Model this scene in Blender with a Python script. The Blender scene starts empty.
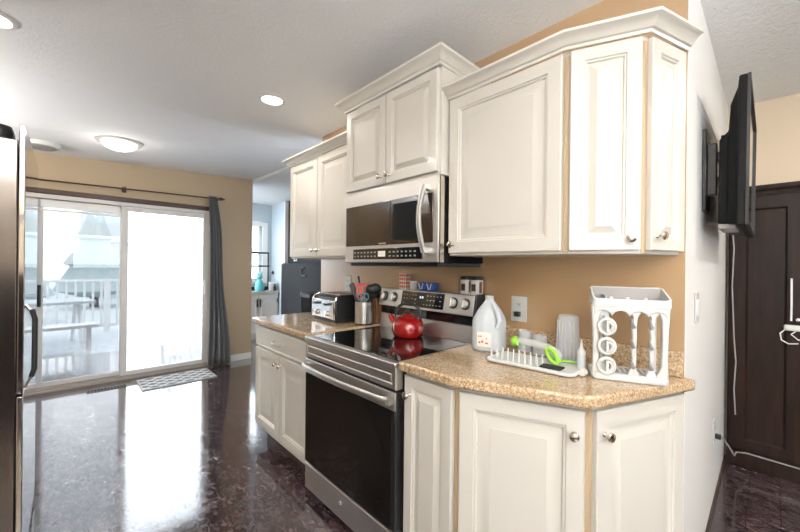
import bpy, bmesh, math, random
from mathutils import Matrix, Vector, noise
random.seed(7)
S = bpy.context.scene
C = S.collection
R = math.radians
PI = math.pi

# ------------------------------------------------------------ camera, world, exposure
TH = R(43.55)
cam_d = bpy.data.cameras.new('camera'); cam = bpy.data.objects.new('camera', cam_d); C.objects.link(cam)
cam_d.sensor_width = 36; cam_d.lens = 351.6/800*36; cam_d.clip_start = .02; cam_d.clip_end = 200
fw = Vector((-math.cos(TH), math.sin(TH), 0)); rt = Vector((math.sin(TH), math.cos(TH), 0)); up = Vector((0, 0, 1))
ro = R(.64)   # the photo leans: its right side sits lower
rt2 = rt*math.cos(ro)+up*math.sin(ro); up2 = up*math.cos(ro)-rt*math.sin(ro)
m = Matrix.Identity(4)
for i in range(3):
    m[i][0] = rt2[i]; m[i][1] = up2[i]; m[i][2] = -fw[i]
m[2][3] = 1.309
cam.matrix_world = m
S.camera = cam

SKY_STRENGTH = 6.0
LAMP = 1.0
S.view_settings.view_transform = 'Standard'; S.view_settings.look = 'None'
S.view_settings.gamma = 1; S.view_settings.use_curve_mapping = False
S.view_settings.exposure = 0.36
w = bpy.data.worlds.new('overcast_sky'); S.world = w; w.use_nodes = True
bg = w.node_tree.nodes['Background']; bg.inputs[0].default_value = (.84, .92, 1, 1); bg.inputs[1].default_value = SKY_STRENGTH

def portal(name, loc, rot, sx, sy):
    l = bpy.data.lights.new(name, 'AREA'); l.shape = 'RECTANGLE'; l.size = sx; l.size_y = sy
    l.cycles.is_portal = True
    o = bpy.data.objects.new(name, l); C.objects.link(o); o.location = loc; o.rotation_euler = rot
    return o
portal('door_daylight', (-5.09, .55, 1.0), (0, R(-90), 0), 1.98, 1.62)
portal('far_window_daylight', (-6.68, 2.5, 1.5), (0, R(-90), 0), 1.1, .7)
portal('side_fill_opening', (3.28, .75, 1.63), (0, R(90), 0), .93, 1.2)  # unseen opening added to throw fill on the cabinet ends
portal('rear_fill_opening', (1.2, -1.03, 1.475), (R(90), 0, 0), 1.4, 1.25)  # unseen opening added to throw fill on the cabinet fronts

# ------------------------------------------------------------ materials
def mat(name, col=(1, 1, 1), rough=.5, metal=0, coat=0, trans=0, ior=1.5, emit=None, es=0, spec=.5, build=None):
    mt = bpy.data.materials.new(name); mt.use_nodes = True
    nt = mt.node_tree; b = nt.nodes['Principled BSDF']
    b.inputs['Base Color'].default_value = (*col, 1); b.inputs['Roughness'].default_value = rough
    b.inputs['Metallic'].default_value = metal; b.inputs['Coat Weight'].default_value = coat
    b.inputs['Coat Roughness'].default_value = .08
    b.inputs['Transmission Weight'].default_value = trans; b.inputs['IOR'].default_value = ior
    b.inputs['Specular IOR Level'].default_value = spec
    if emit: b.inputs['Emission Color'].default_value = (*emit, 1); b.inputs['Emission Strength'].default_value = es
    if build: build(nt, b)
    return mt
def N(nt, t, **k):
    n = nt.nodes.new(t)
    for a, v in k.items(): setattr(n, a, v)
    return n
def ramp(nt, stops, src):
    r = N(nt, 'ShaderNodeValToRGB'); e = r.color_ramp.elements
    while len(e) < len(stops): e.new(.5)
    for i, (p, c) in enumerate(stops):
        e[i].position = p; e[i].color = (*c, 1) if len(c) == 3 else c
    nt.links.new(src, r.inputs[0]); return r.outputs[0]
def objco(nt, scale=(1, 1, 1), rot=(0, 0, 0), loc=(0, 0, 0)):
    tc = N(nt, 'ShaderNodeNewGeometry'); mp = N(nt, 'ShaderNodeMapping')
    mp.inputs['Scale'].default_value = scale; mp.inputs['Rotation'].default_value = rot; mp.inputs['Location'].default_value = loc
    nt.links.new(tc.outputs['Position'], mp.inputs[0]); return mp.outputs[0]
def noise_t(nt, vec, scale, detail=4, rough=.5, dist=0):
    n = N(nt, 'ShaderNodeTexNoise'); n.inputs['Scale'].default_value = scale; n.inputs['Detail'].default_value = detail
    n.inputs['Roughness'].default_value = rough; n.inputs['Distortion'].default_value = dist
    nt.links.new(vec, n.inputs['Vector']); return n.outputs[0]
def bump(nt, b, h, strength=.3, dist=.01):
    bp = N(nt, 'ShaderNodeBump'); bp.inputs['Strength'].default_value = strength; bp.inputs['Distance'].default_value = dist
    nt.links.new(h, bp.inputs['Height']); nt.links.new(bp.outputs[0], b.inputs['Normal'])
def mixc(nt, fac, a, b_, mode='MIX'):
    mx = N(nt, 'ShaderNodeMix', data_type='RGBA', blend_type=mode)
    if isinstance(fac, (int, float)): mx.inputs[0].default_value = fac
    else: nt.links.new(fac, mx.inputs[0])
    for s, v in ((6, a), (7, b_)):
        if isinstance(v, tuple): mx.inputs[s].default_value = (*v, 1)
        else: nt.links.new(v, mx.inputs[s])
    return mx.outputs[2]

def b_paint(scale, strength):
    def f(nt, b): bump(nt, b, noise_t(nt, objco(nt), scale, 3), strength, .002)
    return f
def b_popcorn(nt, b):
    v = objco(nt)
    h = noise_t(nt, v, 62, 6, .8); bump(nt, b, h, .45, .012)
def b_smoothceil(nt, b):
    bump(nt, b, noise_t(nt, objco(nt), 30, 4, .6), .15, .006)
def b_stipple(nt, b):
    v = objco(nt)
    h = noise_t(nt, v, 26, 5, .62, 1.2); bump(nt, b, h, .75, .02)
def b_granite(nt, b):
    v = objco(nt)
    n1 = noise_t(nt, v, 14, 4, .6); n2 = noise_t(nt, v, 150, 3, .6); n3 = noise_t(nt, v, 75, 4, .65)
    c1 = ramp(nt, [(.36, (.30, .17, .08)), (.46, (.50, .33, .18)), (.56, (.62, .45, .27)), (.66, (.78, .66, .50))], n3)
    c2 = ramp(nt, [(.36, (.07, .035, .02)), (.43, (.42, .27, .14)), (.57, (.60, .43, .26)), (.66, (.86, .78, .66))], n2)
    c = mixc(nt, .5, c1, c2)
    c = mixc(nt, ramp(nt, [(.45, (0, 0, 0)), (.7, (.25, .25, .25))], n1), c, (.74, .60, .42))
    c = mixc(nt, 1.0, c, (.86, .86, .86), 'MULTIPLY')
    nt.links.new(c, b.inputs['Base Color'])
def b_floor(nt, b):
    # planks run along x; each board has its own tone with swirling dark grain and pale scuffs
    v = objco(nt)
    br = N(nt, 'ShaderNodeTexBrick'); br.offset = .37; br.inputs['Scale'].default_value = 1
    br.inputs['Brick Width'].default_value = 1.1; br.inputs['Row Height'].default_value = .125
    br.inputs['Mortar Size'].default_value = .0022; br.inputs['Mortar Smooth'].default_value = .3
    br.inputs['Color1'].default_value = (.2, .2, .2, 1); br.inputs['Color2'].default_value = (.9, .9, .9, 1); br.inputs['Mortar'].default_value = (0, 0, 0, 1)
    v2 = objco(nt, rot=(0, 0, R(90)), loc=(.3, .2, 0)); nt.links.new(v2, br.inputs['Vector'])
    g = noise_t(nt, objco(nt, scale=(1.0, 1.6, 1)), 4.2, 8, .68, 1.6)
    g2 = noise_t(nt, objco(nt, scale=(1.3, 2.4, 1)), 9, 7, .65, 2.0)
    base = ramp(nt, [(.30, (.010, .005, .006)), (.45, (.026, .011, .012)), (.57, (.060, .028, .028)), (.70, (.13, .085, .09))], g)
    base = mixc(nt, .35, base, br.outputs['Color'], 'MULTIPLY')
    scuff = ramp(nt, [(.50, (0, 0, 0)), (.56, (.40, .40, .40)), (.60, (.08, .08, .08)), (.68, (.65, .65, .65))], g2)
    c = mixc(nt, scuff, base, (.20, .17, .19))
    c = mixc(nt, ramp(nt, [(0, (1, 1, 1)), (1, (0, 0, 0))], br.outputs['Fac']), (.01, .006, .006), c)
    nt.links.new(c, b.inputs['Base Color'])
    rr = ramp(nt, [(.40, (.06, .06, .06)), (.58, (.13, .13, .13)), (.7, (.30, .30, .30))], g2); nt.links.new(rr, b.inputs['Roughness']); nt.links.new(rr, b.inputs['Coat Roughness'])
    ad = N(nt, 'ShaderNodeMath', operation='ADD'); nt.links.new(g2, ad.inputs[0]); nt.links.new(ramp(nt, [(0, (1, 1, 1)), (1, (0, 0, 0))], br.outputs['Fac']), ad.inputs[1])
    bump(nt, b, ad.outputs[0], .16, .003); b.inputs['Coat IOR'].default_value = 1.6
def b_brushed(nt, b):
    h = noise_t(nt, objco(nt, scale=(2, 2, 60)), 4, 1)
    nt.links.new(ramp(nt, [(.3, (.25, .25, .25)), (.7, (.29, .29, .29))], h), b.inputs['Roughness'])
def b_espresso(nt, b):
    g = noise_t(nt, objco(nt, scale=(9, 9, .9)), 3, 6, .6, .5)
    nt.links.new(ramp(nt, [(.3, (.006, .003, .002)), (.7, (.022, .010, .006))], g), b.inputs['Base Color'])
    bump(nt, b, g, .1, .003)
def b_fabric(nt, b):
    bump(nt, b, noise_t(nt, objco(nt), 400, 2), .2, .002)
def b_matweave(nt, b):
    # grey mat with a pale lattice: two crossed families of wavy bands
    tc = N(nt, 'ShaderNodeTexCoord')
    outs = []
    for s in (1, -1):
        mp = N(nt, 'ShaderNodeMapping'); mp.inputs['Rotation'].default_value = (0, 0, R(35*s)); nt.links.new(tc.outputs['Object'], mp.inputs[0])
        wv = N(nt, 'ShaderNodeTexWave'); wv.inputs['Scale'].default_value = 3.4; wv.inputs['Distortion'].default_value = .6; wv.inputs['Detail'].default_value = 0
        nt.links.new(mp.outputs[0], wv.inputs[0]); outs.append(ramp(nt, [(.86, (0, 0, 0)), (.93, (1, 1, 1))], wv.outputs['Fac']))
    mx = mixc(nt, 1.0, outs[0], outs[1], 'LIGHTEN')
    nt.links.new(mixc(nt, mx, (.17, .18, .19), (.62, .63, .63)), b.inputs['Base Color'])
def b_deck(nt, b):
    br = N(nt, 'ShaderNodeTexBrick'); br.inputs['Scale'].default_value = 1; br.inputs['Brick Width'].default_value = 3; br.inputs['Row Height'].default_value = .14
    br.inputs['Mortar Size'].default_value = .006; br.inputs['Color1'].default_value = (.56, .60, .63, 1); br.inputs['Color2'].default_value = (.62, .66, .68, 1); br.inputs['Mortar'].default_value = (.35, .38, .4, 1)
    nt.links.new(objco(nt, rot=(0, 0, R(90))), br.inputs['Vector'])
    n = noise_t(nt, objco(nt), 7, 6, .7)
    nt.links.new(mixc(nt, ramp(nt, [(.6, (0, 0, 0)), (.7, (.5, .5, .5))], n), br.outputs['Color'], (.2, .2, .19)), b.inputs['Base Color'])

CREAM = mat('cream_cabinet_paint', (.67, .64, .58), .3, coat=.2)
GAP = mat('cabinet_frame_paint', (.42, .31, .19), .5)
WHITE = mat('white_trim_paint', (.78, .78, .77), .35)
TAN = mat('tan_wall_paint', (.44, .27, .125), .3, build=b_paint(140, .05), spec=.9, coat=1.0)
TAN.node_tree.nodes['Principled BSDF'].inputs['Coat Roughness'].default_value = .22
TAN.node_tree.nodes['Principled BSDF'].inputs['Coat IOR'].default_value = 2.2
DOORTAN = mat('beige_dining_wall_paint', (.43, .335, .225), .6, build=b_paint(140, .12))
BEIGE = mat('pale_beige_wall_paint', (.72, .60, .45), .6, build=b_paint(140, .12))
HALLW = mat('white_wall_paint', (.85, .845, .83), .5, build=b_paint(90, .2))
BLUEW = mat('pale_blue_wall_paint', (.50, .58, .64), .6)
CEIL = mat('textured_ceiling_paint', (.90, .905, .91), .8, build=b_popcorn)
CEIL2 = mat('smooth_ceiling_paint', (.88, .89, .91), .8, build=b_smoothceil)
CEIL3 = mat('stippled_ceiling_paint', (.88, .88, .86), .8, build=b_stipple)
FLOOR = mat('dark_wood_floor', (.05, .02, .02), .12, build=b_floor, coat=.9)
GRAN = mat('tan_granite', (.6, .4, .2), .12, build=b_granite, coat=.3)
STEEL = mat('brushed_steel', (.62, .60, .57), .40, 1)
STEELD = mat('fridge_steel', (.20, .19, .185), .14, 1)
STEELM = mat('polished_steel', (.62, .62, .62), .07, 1)
CHROME = mat('chrome', (.82, .82, .82), .1, 1)
NICKEL = mat('satin_nickel', (.66, .60, .52), .22, 1)
BLKGLASS = mat('black_glass', (.008, .008, .008), .03, coat=.5)
BLKGLASS2 = mat('smoked_microwave_glass', (.035, .022, .014), .12)
OVENGLASS = mat('oven_door_glass', (.010, .008, .007), .08, spec=.12)
BLACK = mat('black_plastic', (.012, .012, .013), .35)
BLACKM = mat('matte_black', (.008, .008, .008), .6, spec=.12)
DGREY = mat('charcoal_paint', (.018, .019, .021), .7, spec=.2)
WPLAST = mat('white_plastic', (.64, .64, .62), .35)
GPLAST = mat('grey_plastic', (.32, .30, .29), .5)
CLEAR = mat('clear_plastic', (.88, .90, .92), .18, trans=.72, ior=1.12)
MILKY = mat('milky_plastic', (.86, .89, .92), .35, trans=.5, ior=1.15)
RED = mat('red_enamel', (.27, .006, .005), .1, coat=.8)
REDS = mat('red_silicone', (.62, .05, .05), .4)
TEAL = mat('teal_plastic', (.10, .38, .42), .4)
GREEN = mat('lime_green_plastic', (.30, .62, .05), .4)
BROWN = mat('brown_wood_block', (.16, .07, .03), .5)
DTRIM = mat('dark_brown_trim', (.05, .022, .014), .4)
ESPR = mat('espresso_wood', (.03, .016, .01), .42, spec=.2, build=b_espresso)
CURT = mat('slate_curtain_fabric', (.15, .16, .175), .85, build=b_fabric)
MATW = mat('mat_fabric', (.3, .3, .3), .9, build=b_matweave)
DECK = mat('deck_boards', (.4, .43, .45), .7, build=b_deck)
FRAMEG = mat('door_frame_vinyl', (.62, .61, .59), .4)
TRACK = mat('door_sill_metal', (.34, .31, .28), .4)
BLUE = mat('cobalt_ceramic', (.04, .09, .36), .25)
GCAB = mat('greige_cabinet_paint', (.50, .48, .45), .5)
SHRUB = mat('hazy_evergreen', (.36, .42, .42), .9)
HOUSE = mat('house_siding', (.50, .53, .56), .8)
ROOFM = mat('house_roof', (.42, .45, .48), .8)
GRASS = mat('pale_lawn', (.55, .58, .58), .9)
LENS = mat('lit_lamp_lens', (1, 1, 1), .5, emit=(1, .93, .82), es=6)
DOMEL = mat('frosted_lamp_glass', (1, 1, 1), .4, emit=(1, .94, .84), es=1.4)
LCD = mat('panel_print', (.45, .55, .62), .4, emit=(.5, .75, .95), es=.6)
PRINT = mat('pale_print', (.55, .55, .53), .5)
ORANGE = mat('orange_red_print', (.72, .16, .05), .6)
LABELW = mat('label_paper', (.85, .83, .79), .6)
CORDW = mat('white_cord', (.8, .8, .8), .4)
CORDG = mat('grey_cord', (.35, .33, .31), .5)
def thinmat(name, col, alpha_rough, fac):
    mt = bpy.data.materials.new(name); mt.use_nodes = True; nt = mt.node_tree; nt.nodes.clear()
    o = N(nt, 'ShaderNodeOutputMaterial'); mx = N(nt, 'ShaderNodeMixShader'); t = N(nt, 'ShaderNodeBsdfTransparent')
    if alpha_rough is None:
        g = N(nt, 'ShaderNodeBsdfDiffuse'); g.inputs[0].default_value = (*col, 1); mx.inputs[0].default_value = fac
    else:
        g = N(nt, 'ShaderNodeBsdfGlossy'); g.inputs['Roughness'].default_value = alpha_rough; g.inputs[0].default_value = (*col, 1)
        fr = N(nt, 'ShaderNodeFresnel'); fr.inputs[0].default_value = 1.45; nt.links.new(fr.outputs[0], mx.inputs[0])
    nt.links.new(t.outputs[0], mx.inputs[1]); nt.links.new(g.outputs[0], mx.inputs[2]); nt.links.new(mx.outputs[0], o.inputs[0])
    return mt
PANE = thinmat('window_glass', (1, 1, 1), .01, 0)
CLEAR = thinmat('clear_plastic', (.86, .88, .90), None, .45)
MILKY = thinmat('milky_plastic', (.70, .74, .77), None, .82)
SCREEN = thinmat('insect_screen_mesh', (.12, .13, .15), None, .50)

# ------------------------------------------------------------ mesh helpers
class MB:
    def __init__(s): s.bm = bmesh.new()
    def box(s, x0, x1, y0, y1, z0, z1, M=None):
        vs = [s.bm.verts.new((x, y, z)) for x in (x0, x1) for y in (y0, y1) for z in (z0, z1)]
        for f in ((0, 1, 3, 2), (4, 6, 7, 5), (0, 4, 5, 1), (2, 3, 7, 6), (0, 2, 6, 4), (1, 5, 7, 3)):
            s.bm.faces.new([vs[i] for i in f])
        if M: bmesh.ops.transform(s.bm, matrix=M, verts=vs)
        return s
    def prism(s, poly, z0, z1, M=None):
        a = [s.bm.verts.new((x, y, z0)) for x, y in poly]; b = [s.bm.verts.new((x, y, z1)) for x, y in poly]
        n = len(poly); s.bm.faces.new(a[::-1]); s.bm.faces.new(b)
        for i in range(n): s.bm.faces.new((a[i], a[(i+1) % n], b[(i+1) % n], b[i]))
        if M: bmesh.ops.transform(s.bm, matrix=M, verts=a+b)
        return s
    def lathe(s, prof, n=32, M=None, caps=True, sq=None):
        rings = []; allv = []
        for r, z in prof:
            ring = []
            for i in range(n):
                a = 2*PI*i/n; c, d = math.cos(a), math.sin(a)
                if sq: k = (abs(c)**sq+abs(d)**sq)**(-1/sq)
                else: k = 1
                ring.append(s.bm.verts.new((r*k*c, r*k*d, z)))
            rings.append(ring); allv += ring
        for a, b in zip(rings, rings[1:]):
            for i in range(n): s.bm.faces.new((a[i], a[(i+1) % n], b[(i+1) % n], b[i]))
        if caps: s.bm.faces.new(rings[0][::-1]); s.bm.faces.new(rings[-1])
        if M: bmesh.ops.transform(s.bm, matrix=M, verts=allv)
        return s
    def cyl(s, p0, p1, r, r2=None, n=20):
        p0, p1 = Vector(p0), Vector(p1); d = p1-p0
        M = Matrix.Translation(p0) @ d.to_track_quat('Z', 'Y').to_matrix().to_4x4()
        return s.lathe([(r, 0), (r if r2 is None else r2, d.length)], n, M)
    def tube(s, pts, r, n=10, closed=False, flat=1.0):
        pts = [Vector(p) for p in pts]; k = len(pts); rings = []; pn = None
        for i, p in enumerate(pts):
            if closed: d = pts[(i+1) % k]-pts[i-1]
            else: d = pts[min(i+1, k-1)]-pts[max(i-1, 0)]
            d.normalize()
            if pn is None: pn = d.orthogonal().normalized() if abs(d.z) > .9 else d.cross(Vector((0, 0, 1))).normalized()
            else: pn = (pn-d*pn.dot(d)).normalized()
            q = d.cross(pn); rr = r[i] if isinstance(r, (list, tuple)) else r
            rings.append([s.bm.verts.new(p+pn*math.cos(2*PI*j/n)*rr*flat+q*math.sin(2*PI*j/n)*rr) for j in range(n)])
        prs = list(zip(rings, rings[1:]))
        if closed: prs.append((rings[-1], rings[0]))
        for a, b in prs:
            for j in range(n): s.bm.faces.new((a[j], a[(j+1) % n], b[(j+1) % n], b[j]))
        if not closed: s.bm.faces.new(rings[0][::-1]); s.bm.faces.new(rings[-1])
        return s
    def ball(s, c, r, sc=(1, 1, 1), seg=16):
        M = Matrix.Translation(c) @ Matrix.Diagonal((*sc, 1))
        bmesh.ops.create_uvsphere(s.bm, u_segments=seg, v_segments=seg//2+2, radius=r, matrix=M); return s
    def sweep(s, path, prof):
        # mitred moulding: path of (x,y), outward side is to the right of travel; prof closed list of (out, z)
        n = len(path); rings = []
        for i, p in enumerate(path):
            p = Vector(p)
            def nrm(a, b): d = (Vector(b)-Vector(a)).normalized(); return Vector((d.y, -d.x))
            if i == 0: o = nrm(path[0], path[1])
            elif i == n-1: o = nrm(path[-2], path[-1])
            else:
                a, b = nrm(path[i-1], path[i]), nrm(path[i], path[i+1]); o = (a+b).normalized(); o = o/o.dot(a)
            rings.append([s.bm.verts.new((p.x+o.x*u, p.y+o.y*u, z)) for u, z in prof])
        k = len(prof)
        for a, b in zip(rings, rings[1:]):
            for j in range(k): s.bm.faces.new((a[j], b[j], b[(j+1) % k], a[(j+1) % k]))
        s.bm.faces.new(rings[0]); s.bm.faces.new(rings[-1][::-1]); return s
    def panel(s, w, h, t, prof):
        # raised-panel door: local x 0..w, z 0..h, back at y=0, front at y=-t; prof list of (inset, depth behind front)
        loops = [[(0, 0)]]
        rings = []
        for ins, dep in [(0, None)]+prof:
            y = 0 if dep is None else -t+dep
            rings.append([s.bm.verts.new(q) for q in ((ins, y, ins), (w-ins, y, ins), (w-ins, y, h-ins), (ins, y, h-ins))])
        s.bm.faces.new(rings[0][::-1])
        for a, b in zip(rings, rings[1:]):
            for i in range(4): s.bm.faces.new((a[i], a[(i+1) % 4], b[(i+1) % 4], b[i]))
        s.bm.faces.new(rings[-1]); return s

def obj(name, mb, material, parent=None, loc=None, rz=0, smooth=False, bevel=0, seg=2, label=None):
    me = bpy.data.meshes.new(name); bmesh.ops.recalc_face_normals(mb.bm, faces=mb.bm.faces)
    mb.bm.to_mesh(me); mb.bm.free(); me.materials.append(material)
    o = bpy.data.objects.new(name, me); C.objects.link(o)
    if loc: o.location = loc
    o.rotation_euler.z = rz
    if parent: o.parent = parent
    if smooth:
        for p in me.polygons: p.use_smooth = True
        me.set_sharp_from_angle(angle=R(smooth if smooth > 1 else 38))
    if bevel:
        b = o.modifiers.new('bevel', 'BEVEL'); b.width = bevel; b.segments = seg; b.limit_method = 'ANGLE'; b.angle_limit = R(40)
        for p in me.polygons: p.use_smooth = True
        me.set_sharp_from_angle(angle=R(35))
    if label: o['label'] = label
    return o
def tag(o, label, cat, group=None, kind=None):
    o['label'] = label; o['category'] = cat
    if group: o['group'] = group
    if kind: o['kind'] = kind
    return o
def thing(name, label, cat, loc=(0, 0, 0), rz=0, group=None):
    o = bpy.data.objects.new(name, None); C.objects.link(o); o.empty_display_size = .05
    o.location = loc; o.rotation_euler.z = rz
    return tag(o, label, cat, group)
def struct(name, mb, m_, label=None, bevel=0, parent=None):
    o = obj(name, mb, m_, parent, bevel=bevel); o['kind'] = 'structure'
    if label: o['label'] = label
    return o
def dup(root, loc, rz, label, group=None):
    r = root.copy(); C.objects.link(r); r.location = loc; r.rotation_euler.z = rz; r['label'] = label
    if group: r['group'] = group
    for ch in list(root.children):
        c = ch.copy(); C.objects.link(c); c.parent = r
        for g in ch.children:
            d = g.copy(); C.objects.link(d); d.parent = c
    return r

DPROF = [(0, .003), (.003, 0), (.052, 0), (.055, .005), (.061, .005), (.065, .0125), (.073, .013), (.108, .0025), (.110, .0015)]
SPROF = [(0, .003), (.003, 0), (.044, 0), (.047, .005), (.052, .005), (.055, .012), (.061, .0125), (.084, .0025), (.086, .0015)]
def cab_door(parent, loc, rz, w_, h_, knob=None, name='door', prof=None, t=.02, kname='knob'):
    d = obj(name, MB().panel(w_, h_, t, prof or (DPROF if w_ > .27 else SPROF)), CREAM, parent, loc, rz, smooth=25)
    if knob:
        kx, kz = knob
        M = Matrix.Translation((kx, -t, kz)) @ Matrix.Rotation(R(90), 4, 'X')
        obj(kname, MB().lathe([(.009, -.001), (.0075, .003), (.005, .006), (.005, .013), (.010, .017), (.0145, .021), (.0155, .025), (.0135, .029), (.007, .0315), (.0015, .032)], 24, M), NICKEL, d, smooth=True)
    return d

# ------------------------------------------------------------ structure
YW, XD, H = 1.643, -4.987, 2.446
struct('floor', MB().box(-6.7, 3.3, -2.1, 3.5, -.06, 0), FLOOR, 'dark reddish brown plank floor with a high gloss')
struct('ceiling', MB().box(-3.05, 3.3, -2.1, 1.70, H, H+.06), CEIL, 'white sprayed-texture ceiling over the kitchen')
mb = MB()
vs = [mb.bm.verts.new(p) for p in ((-3.05, -2.1, H), (-3.05, 1.70, H), (-3.05, 1.884, H), (XD, 1.884, 2.488), (XD, -2.1, 2.31), (-3.05, -2.1, H+.1), (-3.05, 1.884, H+.1), (XD, 1.884, 2.6), (XD, -2.1, 2.6))]
for f in ((0, 4, 3, 2, 1), (5, 6, 7, 8), (0, 5, 8, 4), (4, 8, 7, 3), (3, 7, 6, 2), (0, 1, 2, 6, 5)): mb.bm.faces.new([vs[i] for i in f])
struct('ceiling_dining', mb, CEIL2, 'smooth white ceiling over the dining area')
struct('ceiling_far_room', MB().box(-6.7, -3.05, 1.884, 3.5, 2.44, 2.5), CEIL2, 'bright white ceiling of the room beyond the opening')
struct('ceiling_hall', MB().box(-3.05, 3.3, 1.70, 3.5, H, H+.06), CEIL3, 'white hand-stippled ceiling over the hall')
struct('wall_back', MB().box(-2.745, -.2125, YW, YW+.10, 0, H), TAN, 'tan painted wall behind the kitchen cabinets')
struct('wall_hall', MB().box(-.33, -.211, YW+.10, 3.38, 0, H).box(-.2125, -.2105, YW+.0005, YW+.1005, 0, H), HALLW, 'white painted wall beside the end of the cabinets')
struct('wall_hall_end', MB().box(-.33, 3.3, 3.40, 3.5, 0, H), BEIGE, 'pale beige wall above the dark armoire')
# dining wall with the sliding door opening
DY0, DY1, DZ = -.26, 1.365, 2.0
mb = MB()
mb.box(XD-.12, XD, -2.1, DY0, 0, 2.62).box(XD-.12, XD, DY1, 1.884, 0, 2.62).box(XD-.12, XD, DY0, DY1, DZ, 2.62)
struct('wall_dining', mb, DOORTAN, 'beige painted wall around the sliding glass door')
# far room
mb = MB()
mb.box(-6.7, -6.56, 1.9, 2.2, 0, 2.44).box(-6.7, -6.56, 2.66, 2.84, 0, 2.44).box(-6.7, -6.56, 2.2, 2.66, 0, 1.05).box(-6.7, -6.56, 2.2, 2.66, 2.02, 2.44)
struct('wall_far_side', mb, BLUEW, 'pale blue wall with the window of the far room')
struct('wall_far_end', MB().box(-6.7, -5.93, 2.84, 2.96, 0, 2.44), BLUEW, 'pale blue wall beside the far window')
struct('wall_far_dark', MB().box(-5.90, -2.6, 2.86, 2.98, 0, 2.44), DGREY, 'slate grey wall panel behind the upper cabinets')
struct('trim_1', MB().box(-5.93, -5.90, 2.80, 2.97, 0, 2.43), WHITE, 'white upright casing beside the slate panel')
# unseen sides that close the room (with window openings added for fill light)
struct('wall_dining_side', MB().box(-5.1, -3.0, -2.1, -2.0, 0, 2.44), DOORTAN)
mb = MB().box(-3.0, .5, -1.07, -.95, 0, H).box(1.9, 3.3, -1.07, -.95, 0, H).box(.5, 1.9, -1.07, -.95, 0, .85).box(.5, 1.9, -1.07, -.95, 2.1, H).box(-3.0, -2.9, -2.1, -1.07, 0, H)
struct('wall_front', mb, BEIGE)
mb = MB().box(3.2, 3.3, -1.07, .15, 0, H).box(3.2, 3.3, 1.35, 3.5, 0, H).box(3.2, 3.3, .15, 1.35, 0, 1.17).box(3.2, 3.3, .15, 1.35, 2.1, H)
struct('wall_right', mb, BEIGE)
struct('trim_3', MB().box(3.18, 3.199, -.95, 3.4, 0, 1.15), ESPR, 'dark dado added on the unseen right wall to darken refrigerator reflections')  # added out of view so the refrigerator side reflects something dark
# baseboards
struct('baseboard_dining', MB().box(XD, XD+.014, 1.37, 1.884, 0, .085), WHITE, 'white baseboard right of the curtain', bevel=.004)
struct('baseboard_hall', MB().box(-.211, -.199, 1.75, 3.24, 0, .012), DTRIM)
struct('trim_2', MB().box(XD, XD+.03, DY0-.05, DY1+.03, 1.99, 2.04), DTRIM, 'dark brown strip above the sliding door', bevel=.003)

# sliding glass door
d1 = bpy.data.objects.new('door_1', None); C.objects.link(d1); d1.location = (XD, .55, 0); d1['kind'] = 'structure'; d1['label'] = 'two-panel sliding glass patio door with pale vinyl frame'
def dl(y): return y-.55
mb = MB()
mb.box(-.11, .012, dl(DY0), dl(DY0)+.04, 0, DZ-.01).box(-.11, .012, dl(DY1)-.035, dl(DY1), 0, DZ-.01).box(-.11, .012, dl(DY0)+.04, dl(DY1)-.035, 1.945, DZ-.01)
obj('frame', mb, FRAMEG, d1, bevel=.004)
mb = MB().box(-.11, .02, dl(DY0)+.04, dl(DY1)-.035, 0.0, .02).box(-.02, .0, dl(DY0)+.04, dl(DY1)-.035, .02, .045).box(-.075, -.055, dl(DY0)+.04, dl(DY1)-.035, .02, .045)
obj('sill', mb, TRACK, d1, bevel=.003)
def sash(y0, y1, x0, x1, st):
    m_ = MB(); z0, z1 = .046, 1.944
    m_.box(x0, x1, dl(y0), dl(y0)+st, z0, z1).box(x0, x1, dl(y1)-st, dl(y1), z0, z1).box(x0, x1, dl(y0)+st, dl(y1)-st, z0, z0+.045).box(x0, x1, dl(y0)+st, dl(y1)-st, z1-.055, z1)
    s_ = obj('sash', m_, FRAMEG, d1, bevel=.004)
    xm = (x0+x1)/2
    obj('pane', MB().box(xm-.003, xm+.003, dl(y0)+st, dl(y1)-st, z0+.045, z1-.055), PANE, s_)
    return s_
s1 = sash(-.22, .50, -.085, -.05, .055)
s2 = sash(.445, 1.33, -.028, .006, .062)
obj('insect_screen', MB().box(-.105, -.102, dl(-.215), dl(.47), .05, 1.94), SCREEN, d1)
obj('blind', MB().box(-.045, -.030, dl(-.19), dl(.44), 1.86, 1.94).box(-.043, -.033, dl(-.19), dl(.44), 1.825, 1.845), WHITE, d1, bevel=.002)
mb = MB(); mb.box(-.046, -.030, dl(-.205), dl(-.178), .86, 1.08).cyl((-.02, dl(-.19), .90), (-.02, dl(-.19), 1.04), .009)
obj('door_handle', mb, BLACK, d1, bevel=.002)
mb = MB().box(.006, .018, dl(1.275), dl(1.30), .92, 1.10); mb.cyl((.03, dl(1.288), .94), (.03, dl(1.288), 1.08), .008)
obj('door_handle', mb, WHITE, d1, bevel=.002)

# far window
w1 = bpy.data.objects.new('window_1', None); C.objects.link(w1); w1.location = (-6.56, 2.43, 1.05); w1['kind'] = 'structure'; w1['label'] = 'white framed window of the far room'
mb = MB().box(-.02, .03, -.30, -.23, -.07, 1.04).box(-.02, .03, .23, .33, -.07, 1.04).box(-.02, .03, -.23, .23, .97, 1.06).box(-.02, .05, -.3, .33, -.10, -.06)
mb.box(-.1, -.06, -.23, -.2, 0, .97).box(-.1, -.06, .2, .23, 0, .97).box(-.1, -.06, -.2, .2, .46, .50)
obj('window_frame', mb, WHITE, w1, bevel=.003)
obj('pane', MB().box(-.085, -.08, -.2, .2, 0, .97), PANE, w1)

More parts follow.
